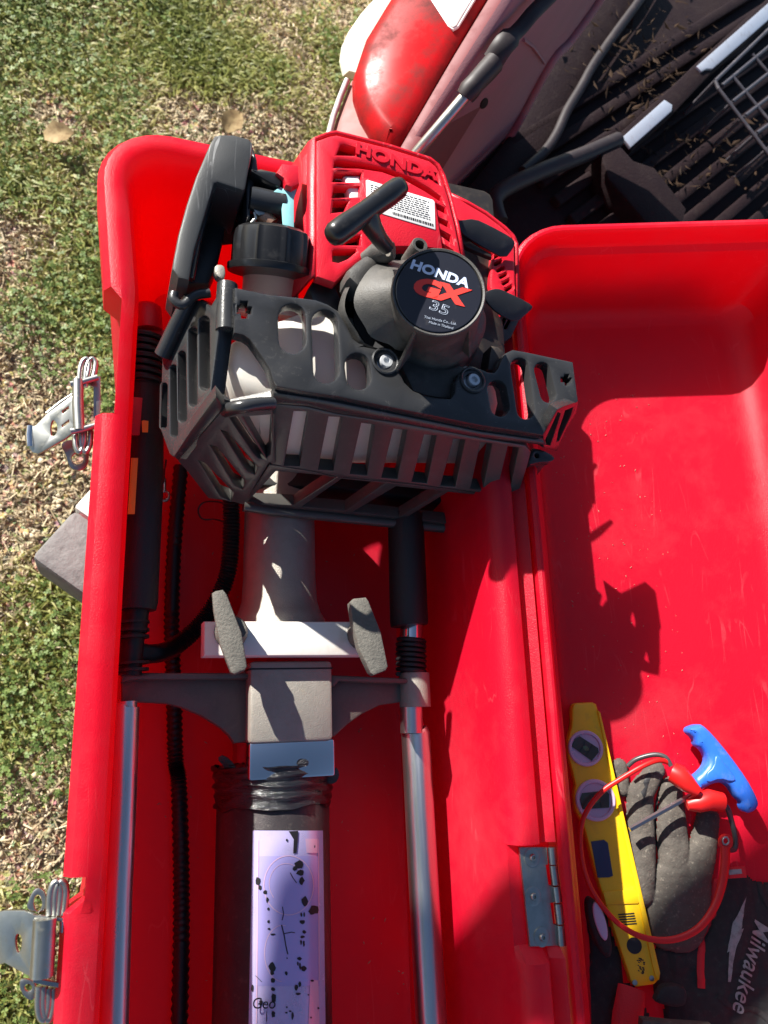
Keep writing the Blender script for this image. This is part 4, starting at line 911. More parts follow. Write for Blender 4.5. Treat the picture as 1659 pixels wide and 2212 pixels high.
# guard bolts
for p in ((297, 280), (848, 398)):
    c = U(cF(p)[0], GZ1 - .007)
    lathe("bolt", c, (0, 0, 1), [(.0105, -.004), (.0105, -.001), (.0072, 0), (.0070, .0055), (.0062, .0066), (.0034, .0068), (.0030, .0035)], 'boltzinc', guard, 24)
    link_mesh("bolt_boss", lathe_mesh(U(cF((p[0] + 4, p[1] - 12))[0], GZ1 + .0002), (0, 0, 1), [(.0142, -.012), (.0142, .0015), (.0128, .0022), (.0116, .0015), (.0116, -.012)], 28), 'black', guard, 40)

# ---- recoil starter
SO = U(cD((945, 1088))[0], .374)
A0 = math.radians(0)
def arc_skip(i, a):
    d = math.degrees(a) % 360
    return i in (9,) and (165 < d < 232)
_k = 103 * mpp(cD((945, 1088))[0], .374) / .0362
KH = 1.25
AX = (SO - U((930, 698), .306)).normalized()
def sp(r, h): return (r * _k, h * KH)
sprof = [sp(*q) for q in ((.0005, -.0035), (.0300, -.0035), (.0332, -.0035), (.0338, -.0008), (.0352, -.0002), (.0362, -.0014), (.0364, -.03), (.0385, -.036), (.045, -.040), (.0495, -.043), (.0550, -.0465), (.0582, -.050), (.0592, -.056), (.0595, -.09), (.0595, -.095))]
_TA = [(0, .78), (45, .70), (80, .74), (115, .95), (150, 1.20), (180, 1.30), (202, 1.16), (222, .90), (245, .68), (270, .67), (315, .70), (360, .78)]
def tab(d):
    for (a, x), (b, y) in zip(_TA, _TA[1:]):
        if a <= d <= b: t = (d - a) / (b - a); t = t * t * (3 - 2 * t); return x + (y - x) * t
def st_r(i, a):
    if i < 7: return 1
    f = tab(math.degrees(a) % 360); f = {7: 1 + (f - 1) * .3, 8: 1 + (f - 1) * .7}.get(i, f); r = sprof[i][0]
    return max(r * f, (.0366 + .0004 * (i - 6)) * _k) / r
_HL = {5: -.0022, 6: -.0065, 7: -.010, 8: -.0155, 9: -.0205, 10: -.0265, 11: -.031, 12: -.040}
def st_h(i, a):
    d = math.degrees(a) % 360; w = max(0, 1 - abs(d - 170) / 78); w = w * w * (3 - 2 * w); h = sprof[i][1]
    return h + (_HL[i] * KH - h) * w if i in _HL else h
st = lathe("recoil_starter", SO, AX, sprof, 'starter', PD, 96, 38, skip=arc_skip, rmod=st_r, hmod=st_h)
lathe("slot_well", SO, AX, [sp(.040, -.060), sp(.0700, -.060), sp(.0690, -.052)], 'ink', st, 64, 40, rmod=lambda i, a: max(.5, .9 * tab(math.degrees(a) % 360) / 1.26))
emb = lathe("emblem", SO, AX, [sp(.0328, -.0034), sp(.0328, -.0012), sp(.0322, -.0008)], 'navy', st, 64, 30)
_eu = (Vector((1, 0, 0)) - AX * AX.x).normalized(); EF = Fr(SO - AX * .0008, _eu, AX.cross(_eu))
text("letters", "HONDA", EF, cD((950, 972))[0], cD((1150, 1042))[0], 00.0125, 'txtwhite', emb, sx=1.22, bold=.0005, spacing=1.0)
text("letters", "GX", EF, cD((938, 1090))[0], cD((1130, 1140))[0], 00.0224, 'txtred', emb, sx=1.5, bold=.0014, shear=.12, spacing=.95)
text("letters", "35", EF, cD((950, 1205))[0], cD((1040, 1240))[0], 00.0136, 'txtgrey', emb, sx=1.45, outline=.00032)
text("letters", "Thai Honda Co., Ltd.", EF, cD((955, 1288))[0], cD((1060, 1312))[0], 00.0036, 'txtgrey', emb, sx=1.0)
text("letters", "Made in Thailand", EF, cD((960, 1320))[0], cD((1060, 1346))[0], 00.0034, 'txtgrey', emb, sx=1.0)
# rib fins, foot and lugs of the housing
def fin(a_deg, r0, r1, z0, z1, w=.003):
    a = math.radians(a_deg); u = EF.u * math.cos(a) + EF.v * math.sin(a)
    plate("rib", [(r0, z0), (r0, z1 - .004), (r1, z1)], [], Fr(SO + u.cross(AX) * -w / 2, u, AX), w, 'starter', st, .0005, local=True)
for a, r1 in ((236, .060), (308, .046), (20, .045)): fin(a, .0355 * _k, r1 * _k, -.005, -.054)
foot = cF((380, 245), (480, 455), (560, 485), (640, 498), (720, 503), (740, 470), (760, 380), (840, 320), (700, 250), (500, 200))
plate("foot", foot, [], HZ(.300), .05, 'starter', st, .004)
link_mesh("lug", lathe_mesh(U(cD((815, 775))[0], .338), (0, 0, 1), [(.0085, -.03), (.0085, 0), (.0078, .001), (.0052, .001), (.0050, -.03)], 28), 'starter', st, 40)
link_mesh("rope_guide", tube_mesh([U(cD((430, 870))[0], .318), U(cD((520, 830))[0], .328), U(cD((590, 815))[0], .338), U(cD((640, 812))[0], .342)], [.006, .0105, .0115, .008], 16), 'starter', st, 40)
tube("rope", [U(cD((600, 835))[0], .350), U(cD((585, 800))[0], .358), U(cD((560, 760))[0], .366)], .0026, 'tank', st, 8)
plate("housing_side", chaikin(cD((300, 960), (420, 850), (520, 800), (620, 790), (560, 900), (480, 960), (430, 1080)), 1), [], HZ(.330), .03, 'starter', st, .006)
# pull handle
HZ1 = .402
hp0, hp1 = cD((215, 715))[0], cD((690, 370))[0]
ph = [Vector((*hp0, 0)).lerp(Vector((*hp1, 0)), t) for t in (-.03, 0, .05, .2, .5, .8, .95, 1.0, 1.02)]
hd = tube("pull_handle", [U((p.x, p.y), HZ1) for p in ph], [.0045, .0085, .0104, .0108, .0094, .0102, .0100, .0082, .0045], 'blackgloss', PD, 24)
tube("handle_stem", [U(cD((450, 560))[0], HZ1 - .004), U(cD((490, 650))[0], HZ1 - .010), U(cD((540, 730))[0], .380), U(cD((592, 790))[0], .370)], [.012, .0092, .0078, .0072], 'blackgloss', hd, 20)

# ---- red engine cover
CZ = .306
CF_ = HZ(CZ)
cov = cD((112, 60), (200, 28), (250, 20), (330, 40), (600, 108), (880, 196), (930, 235), (965, 300), (1010, 440), (1060, 640), (1108, 895), (960, 830), (820, 790), (620, 790), (480, 830), (330, 940), (240, 1030), (112, 985))
def bandslot(up, lo_): return cD(*(list(up) + list(reversed(lo_))))
chs = [cD((250, 158), (282, 88), (300, 84), (380, 108), (388, 125), (384, 160)),
       bandslot([(240, 200), (265, 190), (420, 210), (600, 252), (760, 312), (880, 382), (958, 440)], [(232, 244), (400, 246), (560, 270), (720, 328), (850, 400), (975, 486)]),
       bandslot([(238, 280), (262, 272), (420, 280)], [(226, 340), (416, 340)]), bandslot([(236, 374), (255, 370), (405, 372)], [(222, 448), (402, 440)]),
       bandslot([(232, 474), (250, 470), (330, 476)], [(220, 550), (300, 540)]), cD((345, 720), (412, 706), (412, 770), (300, 770)),
       cD((226, 812), (240, 802), (378, 802), (384, 815), (330, 860), (262, 888), (226, 880)),
       bandslot([(890, 268), (930, 282)], [(892, 320), (945, 352)]), bandslot([(930, 490), (985, 515)], [(928, 520), (1005, 562)]), bandslot([(940, 580), (1008, 612)], [(944, 612), (1026, 658)]), bandslot([(950, 662), (1026, 704)], [(952, 698), (1044, 765)]), bandslot([(962, 756), (1044, 806)], [(966, 800), (1064, 856)])]
cover = plate("engine_cover", cov, chs, CF_, .012, 'red2', PD, .003)
# flared rim walls of the cover
def skirt(name, pts, zt, zb, m, parent, spread=0.0, th=.004):
    P = [U(p, zt) for p in pts]; V, Fc = [], []
    n = len(P)
    for i, p in enumerate(P):
        d = (P[min(i + 1, n - 1)] - P[max(i - 1, 0)]).normalized(); o = Vector((-d.y, d.x, 0)) * spread
        V += [p, p + o * .25 - Vector((0, 0, (zt - zb) * .12)), p + o - Vector((0, 0, zt - zb))]
    for i in range(n - 1):
        for k in range(2): Fc.append((i * 3 + k, i * 3 + k + 1, (i + 1) * 3 + k + 1, (i + 1) * 3 + k))
    me = mesh_py(name, V, Fc); o = link_mesh(name, me, m, parent, 50); md = o.modifiers.new("t", 'SOLIDIFY'); md.thickness = th; md.offset = -1; return o
skirt("cover_side", cD((118, 985), (116, 700), (114, 400), (114, 62), (200, 30), (250, 22), (330, 42), (600, 110), (880, 198), (930, 237), (965, 302), (1010, 442), (1060, 642), (1106, 890)), CZ - .003, CZ - .075, 'red2', cover, .016)
plate("cover_shoulder", cD((10, 175), (112, 66), (114, 400), (116, 980), (70, 960), (20, 700), (0, 420)), [], Fr(U(cD((114, 400))[0], CZ - .004), (1, 0, 1.1), (0, 1, 0)), .010, 'red2', cover, .003)
plate("label_pad", cD((430, 320), (445, 312), (920, 465), (970, 800), (820, 780), (620, 780), (500, 640), (412, 470)), [], HZ(CZ + .0022), .004, 'red2', cover, .001)
stk = plate("warning_label", cD((450, 332), (460, 330), (905, 466), (916, 480), (922, 668), (560, 560), (455, 500)), [], HZ(CZ + .0030), .0010, 'label', cover, .0002)
LBF = HZ(CZ + .0031)
def on_label(u, v):                         # u along the lines, v down, 0..1
    a = (452 + (908 - 452) * u, 334 + (468 - 334) * u); b = (470 + (922 - 470) * u, 530 + (668 - 530) * u)
    return cD((a[0] + (b[0] - a[0]) * v, a[1] + (b[1] - a[1]) * v))[0]
lines = []
for r in range(9):
    v = .10 + r * .075; u = .05
    while u < .92:
        w = random.uniform(.02, .07)
        if u + w > .94: break
        lines.append([on_label(u, v), on_label(u + w, v), on_label(u + w, v + .028), on_label(u, v + .028)]); u += w + .012
u = .36
while u < .96:
    w = random.choice((.012, .02, .028)); lines.append([on_label(u, .83), on_label(u + w, .83), on_label(u + w, .92), on_label(u, .92)]); u += w + .010
V, Fc = [], []
for q in lines: i = len(V); V += [U(p, CZ + .0033) for p in q]; Fc.append((i, i + 1, i + 2, i + 3))
link_mesh("label_print", mesh_py("label_print", V, Fc), 'txtgrey2' if 'txtgrey2' in M else 'ink', stk, 0)
text("raised_letters", "HONDA", HZ(CZ), cD((655, 215))[0], cD((860, 285))[0], .020, 'dullred', cover, sx=1.25, bold=.0007, th=.0012)
# inside: finned cylinder
cyl = box("cylinder_fins", HZ(0), U(cD((300, 300))[0], .30).x, U(cD((1000, 500))[0], .30).x, U(cD((500, 820))[0], .30).y, U(cD((300, 120))[0], .30).y, .18, .262, 'muffler', PD, .006)
for k in range(9):
    y = U(cD((300, 150 + k * 80))[0], .29).y
    box("fin", HZ(0), U(cD((270, 300))[0], .30).x, U(cD((1000, 500))[0], .30).x, y - .0012, y + .0012, .24, .285, 'fin', cyl, .0003)
plate("wire_block", cD((300, 300), (410, 300), (420, 480), (350, 480)), [], HZ(.302), .012, 'label', cyl, .003)
# right side: exhaust cover with two black deflector plates and a comb of slots
ex = plate("exhaust_cover", cD((1012, 430), (1060, 440), (1140, 490), (1260, 560), (1390, 660), (1440, 710), (1462, 760), (1470, 1100), (1475, 1180), (1380, 1240), (1290, 1050), (1305, 830), (1250, 780), (1120, 680), (1056, 610)), [slot(cD((1312 + k * 19, 858 + k * 44))[0], cD((1352 + k * 17, 838 + k * 44))[0], 6.0, 4) for k in range(6)], HZ(.268), .012, 'red2', PD, .003)
skirt("cover_side", cD((1012, 432), (1140, 492), (1262, 562), (1392, 662), (1444, 714), (1466, 762), (1474, 1180)), .266, .16, 'red2', ex, .006)
plate("deflector", chaikin(cD((1042, 590), (1056, 606), (1100, 606), (1190, 592), (1300, 640), (1440, 712), (1470, 748), (1455, 790), (1398, 860), (1280, 800), (1130, 715), (1100, 690)), 1), [], Fr(U(cD((1190, 592))[0], .292), Vector((1, -.25, -.18)), Vector((.3, 1, .42))), .0035, 'black2', ex, .001)
plate("deflector", chaikin(cD((1240, 1112), (1290, 1080), (1345, 1068), (1400, 1085), (1560, 1160), (1592, 1188), (1570, 1215), (1480, 1292), (1400, 1270), (1300, 1200)), 1), [], Fr(U(cD((1345, 1068))[0], .292), Vector((1, -.25, -.18)), Vector((.3, 1, .42))), .0035, 'black2', ex, .001)
box("muffler", HZ(0), U(cD((1090, 900))[0], .24).x, U(cD((1330, 900))[0], .24).x, U(cD((1250, 1290))[0], .24).y, U(cD((1150, 700))[0], .24).y, .17, .248, 'muffler', PD, .012)
plate("heat_shield", cD((1110, 760), (1150, 745), (1300, 830), (1310, 860), (1140, 790)), [], HZ(.276), .006, 'muffler', ex, .002)
plate("louvre_side", cD((1290, 1180), (1500, 1270), (1440, 1400), (1380, 1440), (1310, 1440)), [slot(cD((1330 + k * 36, 1215 + k * 14))[0], cD((1320 + k * 26, 1290 + k * 16))[0], 4.5, 4) for k in range(4)], HZ(.245), .02, 'black2', ex, .002)
# crankcase below everything
box("crankcase", HZ(0), U(cD((420, 900))[0], .2).x, U(cD((1200, 900))[0], .2).x, U(cF((500, 560))[0], .25).y, U(cD((700, 500))[0], .2).y, .15, .262, 'muffler', PD, .014)
plate("engine_base", cD((100, 1000), (240, 1030), (300, 1180), (330, 1400), (100, 1200), (60, 1060)), [], HZ(.285), .05, 'black2', PD, .004)
plate("bracket_clip", cF((975, 165), (1015, 170), (1062, 212), (1000, 332), (950, 320), (960, 240)), [], HZ(.294), .02, 'muffler', PD, .003)
# ---- air cleaner cover at the left
acz = .302
aco = cC((440, 235), (475, 170), (520, 158), (620, 160), (730, 190), (760, 225), (752, 300), (705, 560), (690, 572), (500, 512), (478, 520), (440, 640), (330, 1010), (290, 1235), (210, 1215), (165, 1150), (175, 1080), (210, 900), (270, 680), (340, 470), (400, 330))
ac = plate("air_cleaner_cover", aco, [], HZ(acz), .075, 'cleaner', PD, .0028, smooth=35)
plate("cover_well", cC((470, 505), (700, 560), (745, 600), (740, 840), (560, 860), (500, 1120), (440, 1260), (280, 1260), (300, 1100), (400, 700)), [], HZ(.235), .03, 'black2', ac, .004)
plate("cover_lip", cC((745, 200), (790, 330), (800, 420), (760, 560), (740, 780), (715, 790), (705, 560), (752, 300)), [], HZ(.288), .05, 'black2', ac, .003)
tube("cover_ridge", [U(p, .268) for p in cC((478, 545), (420, 720), (350, 960), (300, 1230))], .0035, 'black2', ac, 8)
lathe("cover_nut", U(cC((690, 810))[0], .245), (0, 0, 1), [(.008, 0), (.008, .008), (.006, .010)], 'black2', ac, 6, 20)
tube("lower_lip", catmull([U(p, .285) for p in cC((180, 1330), (175, 1380), (240, 1420), (330, 1350), (440, 1330))], 5), .0045, 'black2', ac, 10)
# carburettor bay
bay = box("carburettor", HZ(0), U(cC((760, 700))[0], .26).x, U(cC((1080, 700))[0], .26).x, U(cC((800, 860))[0], .26).y, U(cC((800, 400))[0], .26).y, .17, .262, 'muffler', PD, .008)
plate("intake_hood", cC((745, 405), (800, 420), (905, 430), (960, 455), (985, 500), (960, 545), (900, 520), (830, 480), (745, 430)), [], HZ(.300), .02, 'blackgloss', bay, .003)
tube("intake_pipe", [U(p, .285) for p in cC((735, 640), (860, 670), (985, 690))], [.013, .0135, .0135], 'black2', bay, 20)
plate("gasket", cC((985, 560), (1005, 545), (1050, 555), (1105, 515), (1080, 570), (1062, 640), (1062, 855), (985, 840), (975, 700), (985, 612), (940, 600), (895, 596), (960, 545)), [], HZ(.297), .003, 'gaskets', bay, .0004)
tube("copper_fitting", [U(p, .28) for p in cC((770, 745), (850, 780), (900, 830))], [.006, .0085, .008], 'copper', bay, 16)
plate("lever_plate", chaikin(cC((760, 700), (800, 690), (850, 720), (850, 750), (790, 760)), 1), [], HZ(.288), .003, 'zinc', bay, .0005)
tube("choke_wire", [U(p, .286) for p in cC((735, 830), (780, 780), (770, 740))], .0018, 'zinc', bay, 8)
plate("red_tab", cC((975, 370), (1100, 385), (1105, 520), (1050, 550), (1000, 530), (985, 480), (930, 440)), [], HZ(.305), .02, 'red2', cover, .003)
#NEXT
# ================================================================== THINGS LYING IN THE LID
def sdcap(p, a, ra, b, rb):
    ab = b - a; t = max(0, min(1, (p - a).dot(ab) / max(ab.length_squared, 1e-9))); r = ra + (rb - ra) * t; d = (p - a - ab * t).length
    return r, d
def hf_fn(fr, caps, kz, wr=.0, ws=90, seed=0):
    C = [(Vector(fr.hit(cL((x0, y0))[0])), r0 * HS, Vector(fr.hit(cL((x1, y1))[0])), r1 * HS, k) for x0, y0, r0, x1, y1, r1, k in caps]
    def h(p):
        best = 0
        for a, ra, b, rb, k in C:
            r, d = sdcap(p, a, ra, b, rb)
            if d < r: best = max(best, (r * r - d * d) ** .5 * k * kz + .002)
        if best > 0 and wr: best += wr * (noise.noise(Vector((p.x * ws, p.y * ws, seed))) + .5 * noise.noise(Vector((p.x * ws * 2.3, p.y * ws * 2.3, seed + 4)))) * min(1, best / .006)
        return best
    return h, C
HS = .45087 * S * mpp((1500, 2000), .15)
def heightfield(name, fr, caps, kz, m, parent, step=.0016, wr=.0012, ws=90, seed=0):
    h, C = hf_fn(fr, caps, kz, wr, ws, seed)
    x0 = min(min(a.x - ra, b.x - rb) for a, ra, b, rb, k in C); x1 = max(max(a.x + ra, b.x + rb) for a, ra, b, rb, k in C)
    y0 = min(min(a.y - ra, b.y - rb) for a, ra, b, rb, k in C); y1 = max(max(a.y + ra, b.y + rb) for a, ra, b, rb, k in C)
    nx, ny = int((x1 - x0) / step) + 2, int((y1 - y0) / step) + 2
    H = [[h(Vector((x0 + i * step, y0 + j * step))) for i in range(nx)] for j in range(ny)]
    idx, V, Fc = {}, [], []
    def vid(i, j):
        if (i, j) not in idx: idx[(i, j)] = len(V); V.append(fr.to3(x0 + i * step, y0 + j * step, max(H[j][i], -.0)))
        return idx[(i, j)]
    for j in range(ny - 1):
        for i in range(nx - 1):
            if max(H[j][i], H[j][i + 1], H[j + 1][i], H[j + 1][i + 1]) > 0: Fc.append((vid(i, j), vid(i + 1, j), vid(i + 1, j + 1), vid(i, j + 1)))
    o = link_mesh(name, mesh_py(name, V, Fc), m, parent, 75)
    return o, h
L1 = LFL.up(.001)
# black work glove with white lettering (lies lowest)
g2 = thing("work_glove", "black work glove with red piping and white script lettering under the grey glove", "glove", LFL.pt(cL((1480, 1600))[0]), "pair of work gloves in the lid")
caps2 = [(1470, 1170, 110, 1470, 1450, 165, 1.0), (1470, 1450, 165, 1380, 1800, 240, .75), (1700, 1330, 170, 1800, 1900, 240, .8), (1180, 1580, 130, 1250, 1900, 200, .7), (1560, 1180, 70, 1750, 1320, 150, .9), (1040, 1560, 60, 1060, 1720, 80, .8), (1640, 1190, 60, 1780, 1180, 80, .8)]
g2b, g2h = heightfield("glove_body", L1, caps2, .32, 'gloveblack', g2, .0020, .0022, 60, 3)
def drape(me, fr, h, lift): 
    for v in me.vertices:
        d = v.co - fr.o; a, b, c = d.dot(fr.u), d.dot(fr.v), d.dot(fr.n); v.co = fr.to3(a, b, h(Vector((a, b))) + lift)
def drape_poly(name, pts, fr, h, lift, m, parent, cuts=5):
    P = [Vector(fr.hit(p)) for p in pts]; n = len(P); c = sum(P, Vector((0, 0))) / n
    cv, ce, cf, *_ = delaunay_2d_cdt([p * 1000 for p in P], [(i, (i + 1) % n) for i in range(n)], [], 1, 1e-5)
    bm = bmesh.new(); vs = [bm.verts.new(fr.to3(v.x / 1000, v.y / 1000, 0)) for v in cv]; [bm.faces.new([vs[i] for i in f]) for f in cf]
    bmesh.ops.subdivide_edges(bm, edges=bm.edges[:], cuts=cuts, use_grid_fill=True); me = bpy.data.meshes.new(name); bm.to_mesh(me); bm.free()
    drape(me, fr, h, lift); return link_mesh(name, me, m, parent, 0)
drape_poly("bolt_mark", cL((1508, 1185), (1490, 1260), (1470, 1370), (1482, 1366), (1440, 1480), (1424, 1560), (1410, 1680), (1392, 1680), (1400, 1500), (1388, 1510), (1416, 1370), (1432, 1300), (1426, 1330), (1420, 1345)), L1, g2h, .0012, 'print', g2b)
def drape_text(body, centre, right, size, sx, shear, bold):
    o = text("lettering", body, L1, cL(centre)[0], cL(right)[0], size, 'print', g2b, sx=sx, shear=shear, bold=bold)
    me = o.data; w = WL[o.name]
    bm = bmesh.new(); bm.from_mesh(me); bmesh.ops.subdivide_edges(bm, edges=[e for e in bm.edges if e.calc_length() > .004], cuts=3); bm.to_mesh(me); bm.free()
    for v in me.vertices:
        d = v.co + w - L1.o; a, b, c = d.dot(L1.u), d.dot(L1.v), d.dot(L1.n); v.co = L1.to3(a, b, max(g2h(Vector((a, b))), .003) + .0013 + max(0, min(.0004, c))) - w
drape_text("Milwaukee", (1528, 1590), (1455, 1850), .0270, .84, .18, .0002)
def strip_on(name, pts, w, m, parent, h, lift, fr=L1, flat=.35):
    P = catmull([Vector((*q, 0)) for q in pts], 6); Q = []
    for p in P: a, b = fr.hit(cL((p.x, p.y))[0]); Q.append(fr.to3(a, b, h(Vector((a, b))) + lift))
    return tube(name, Q, w, m, parent, 8, flat=flat, upv=tuple(fr.n))
strip_on("red_piping", [(1345, 1090), (1335, 1200), (1330, 1300), (1290, 1390), (1255, 1500), (1240, 1620), (1242, 1720)], .0042, 'glovered', g2b, g2h, .0008)
plate("red_tag", cL((1415, 1028), (1525, 1022), (1535, 1085), (1420, 1092)), [], L1.up(.030), .004, 'glovered', g2b, .0008)
plate("tag_print", cL((1424, 1040), (1500, 1034), (1506, 1062), (1428, 1070)), [], L1.up(.0306), .001, 'print', g2b, .0002)
plate("knuckle_pad", chaikin(cL((1040, 1718), (1160, 1728), (1190, 1780), (1172, 1868), (985, 1832), (1000, 1785)), 2), [], L1.up(.034), .010, 'gloveblack', g2b, .004)
plate("cuff", cL((915, 1925), (1100, 1945), (1330, 1960), (1330, 2100), (900, 2100)), [], L1.up(.050), .012, 'glove', g2b, .004, label="grey cuff edge of the glove")
strip_on("seam", [(1330, 1760), (1420, 1830), (1560, 1850), (1660, 1930)], .0030, 'gloveblack', g2b, g2h, .0006)
strip_on("seam", [(1600, 1110), (1612, 1180), (1650, 1260)], .0035, 'gloveblack', g2b, g2h, .0012)
# grey leather glove, palm up
L2 = LFL.up(.004)
g1 = thing("work_glove", "dirty grey leather work glove lying palm up beside the yellow level", "glove", LFL.pt(cL((1100, 1100))[0]), "pair of work gloves in the lid")
caps1 = [(995, 450, 52, 900, 590, 78, 1.05), (900, 590, 78, 905, 900, 84, .95), (1085, 560, 66, 1090, 800, 88, 1.0), (1090, 800, 88, 1110, 1080, 96, .9), (1302, 735, 66, 1262, 960, 84, 1.0), (1262, 960, 84, 1200, 1120, 110, .85), (780, 430, 44, 800, 560, 40, .9),
         (905, 890, 88, 900, 1170, 84, 1.25), (1120, 1080, 130, 1130, 1360, 150, .72), (1220, 1120, 100, 1190, 1330, 110, .75), (1010, 1230, 80, 1060, 1400, 100, .7)]
g1b, g1h = heightfield("glove_body", L2, caps1, .52, 'glove', g1, .0014, .0010, 75, 9)
for pts in ([(905, 610), (890, 575), (915, 545), (905, 520), (930, 470), (948, 455), (955, 480), (938, 515), (925, 560), (918, 590)], [(892, 640), (905, 620), (940, 612), (925, 632), (905, 650), (895, 655)], [(965, 462), (985, 452), (1005, 458), (985, 470)]):
    drape_poly("tear", cL(*pts), L2, g1h, .0006, 'ink', g1b, 2)
strip_on("thumb_seam", [(850, 850), (930, 812), (990, 860), (1010, 960), (985, 1080), (930, 1200)], .0016, 'gloveblack', g1b, g1h, .0002)
strip_on("finger_seam", [(1020, 540), (995, 680), (990, 850)], .0014, 'gloveblack', g1b, g1h, .0001)
# yellow spirit level
LV = LFL.up(.016)
lev = thing("spirit_level", "yellow torpedo spirit level with two round violet vials against the lid wall", "spirit level", LFL.pt(cL((760, 900))[0]))
lo_ = cL((500, 90), (508, 62), (530, 52), (622, 48), (645, 60), (660, 110), (1022, 1650), (1020, 1688), (990, 1720), (880, 1736), (852, 1715), (836, 1660), (700, 1250), (640, 1060), (590, 860), (566, 770), (520, 690), (510, 600), (520, 540), (500, 450), (478, 370), (474, 270), (498, 190))
body = plate("level_body", lo_, [], LV, .0145, 'yellow', lev, .003)
plate("side_rail", cL((652, 95), (668, 110), (1022, 1650), (1016, 1690), (1002, 1694), (985, 1640), (840, 980)), [], LV.up(.0022), .010, 'yellow', body, .001)
def vial(x, y, r, rot):
    c = cL((x, y))[0]; a, b = LV.hit(c); rr = r * HS * .97; o = LV.to3(a, b, 0)
    v = link_mesh("vial_ring", lathe_mesh(o, LV.n, [(rr, -.002), (rr, .0026), (rr * .95, .0036), (rr * .84, .0036), (rr * .80, .0022), (rr * .80, .0012), (.0003, .0012)], 48), 'vialring', lev, 40)
    f = Fr(o, LV.u * math.cos(rot) + LV.v * math.sin(rot), LV.v * math.cos(rot) - LV.u * math.sin(rot))
    plate("vial", [(-rr * .74, -rr * .36), (rr * .62, -rr * .42), (rr * .74, rr * .2), (rr * .60, rr * .40), (-rr * .62, rr * .40), (-rr * .78, rr * .1)], [], f.up(.0030), .0025, 'vial', v, .0006, local=True)
    for q in (-.22, .22): plate('line', [(rr * (q - .02), -rr * .36), (rr * (q + .02), -rr * .36), (rr * (q + .02), rr * .36), (rr * (q - .02), rr * .36)], [], f.up(.0034), .0004, 'ink', v, .0001, local=True)
    plate('bubble', [(rr * .19 * math.cos(t), rr * .13 * math.sin(t)) for t in (2 * math.pi * k / 14 for k in range(14))], [], f.up(.0034), .0004, 'bubble', v, .0001, local=True)
vial(578, 320, 108, math.radians(-35)); vial(636, 626, 122, math.radians(4))
plate("dark_panel", cL((612, 872), (690, 862), (712, 880), (742, 1075), (720, 1084), (652, 1086)), [], LV.up(.0012), .002, 'bluewin', body, .0004)
plate("end_block", cL((684, 1176), (700, 1166), (880, 1158), (900, 1225), (890, 1240), (702, 1246)), [], LV.up(.0016), .004, 'yellow', body, .0008)
bars = []
y = 1300
while y < 1372: w = random.choice((5, 8, 11)); bars.append(y); y += 15
V, Fc = [], []
for k, y in enumerate(bars):
    i = len(V); t = (y - 1300) * .24; q = cL((772 + t, y), (868 + t, y - 8), (868 + t, y + 1), (772 + t, y + 8)); V += [LV.pt(p, .0004) for p in q]; Fc.append((i, i + 1, i + 2, i + 3))
link_mesh("barcode_print", mesh_py("bars", V, Fc), 'ink', body, 0)
link_mesh("hang_hole", lathe_mesh(LV.pt(cL((867, 1487))[0]), LV.n, [(.0002, .0004), (43 * HS, .0004), (43 * HS, -.004)], 32), 'ink', body, 30)
V, Fc = [], []
for k in range(26):
    x, y = random.uniform(880, 925), random.uniform(1550, 1650); i = len(V); q = cL((x, y), (x + random.uniform(4, 14), y + 2), (x + 10, y + 10), (x + 1, y + 7)); V += [LV.pt(p, .0004) for p in q]; Fc.append((i, i + 1, i + 2, i + 3))
link_mesh("maker_print", mesh_py("print", V, Fc), 'ink', body, 0)
for x, y in ((870, 1705), (970, 1680)): link_mesh("rivet", lathe_mesh(LV.pt(cL((x, y))[0]), LV.n, [(16 * HS, -.001), (14 * HS, .0009), (.0003, .0012)], 18), 'zinc', body, 40)
# blue T handled hex key
TK = LFL.up(.040)
key = thing("hex_key", "blue T handled hex key lying across the grey glove", "hex key", LFL.pt(cL((1400, 420))[0]))
plate("handle", chaikin(cL((1192, 225), (1196, 200), (1215, 190), (1250, 178), (1280, 180), (1340, 235), (1440, 355), (1545, 500), (1600, 600), (1618, 655), (1598, 690), (1560, 708), (1535, 700), (1518, 670), (1520, 640), (1490, 618), (1460, 570), (1440, 545), (1400, 525), (1345, 530), (1290, 560), (1242, 586), (1220, 500), (1280, 455), (1312, 405), (1305, 360), (1275, 320), (1242, 305), (1238, 262)), 1), [], TK, .019, 'blue', key, .0065, smooth=60)
plate("web", chaikin(cL((1290, 470), (1340, 430), (1350, 350), (1400, 400), (1480, 510), (1440, 520), (1380, 500), (1300, 530)), 1), [], TK.up(.0016), .004, 'blue', key, .0016, smooth=60)
tube("shaft", [TK.pt(p, c) for p, c in zip(cL((1235, 580), (840, 800)), (-.008, -.004))], 14 * HS * 1.1, 'steel', key, 6, smooth=20)
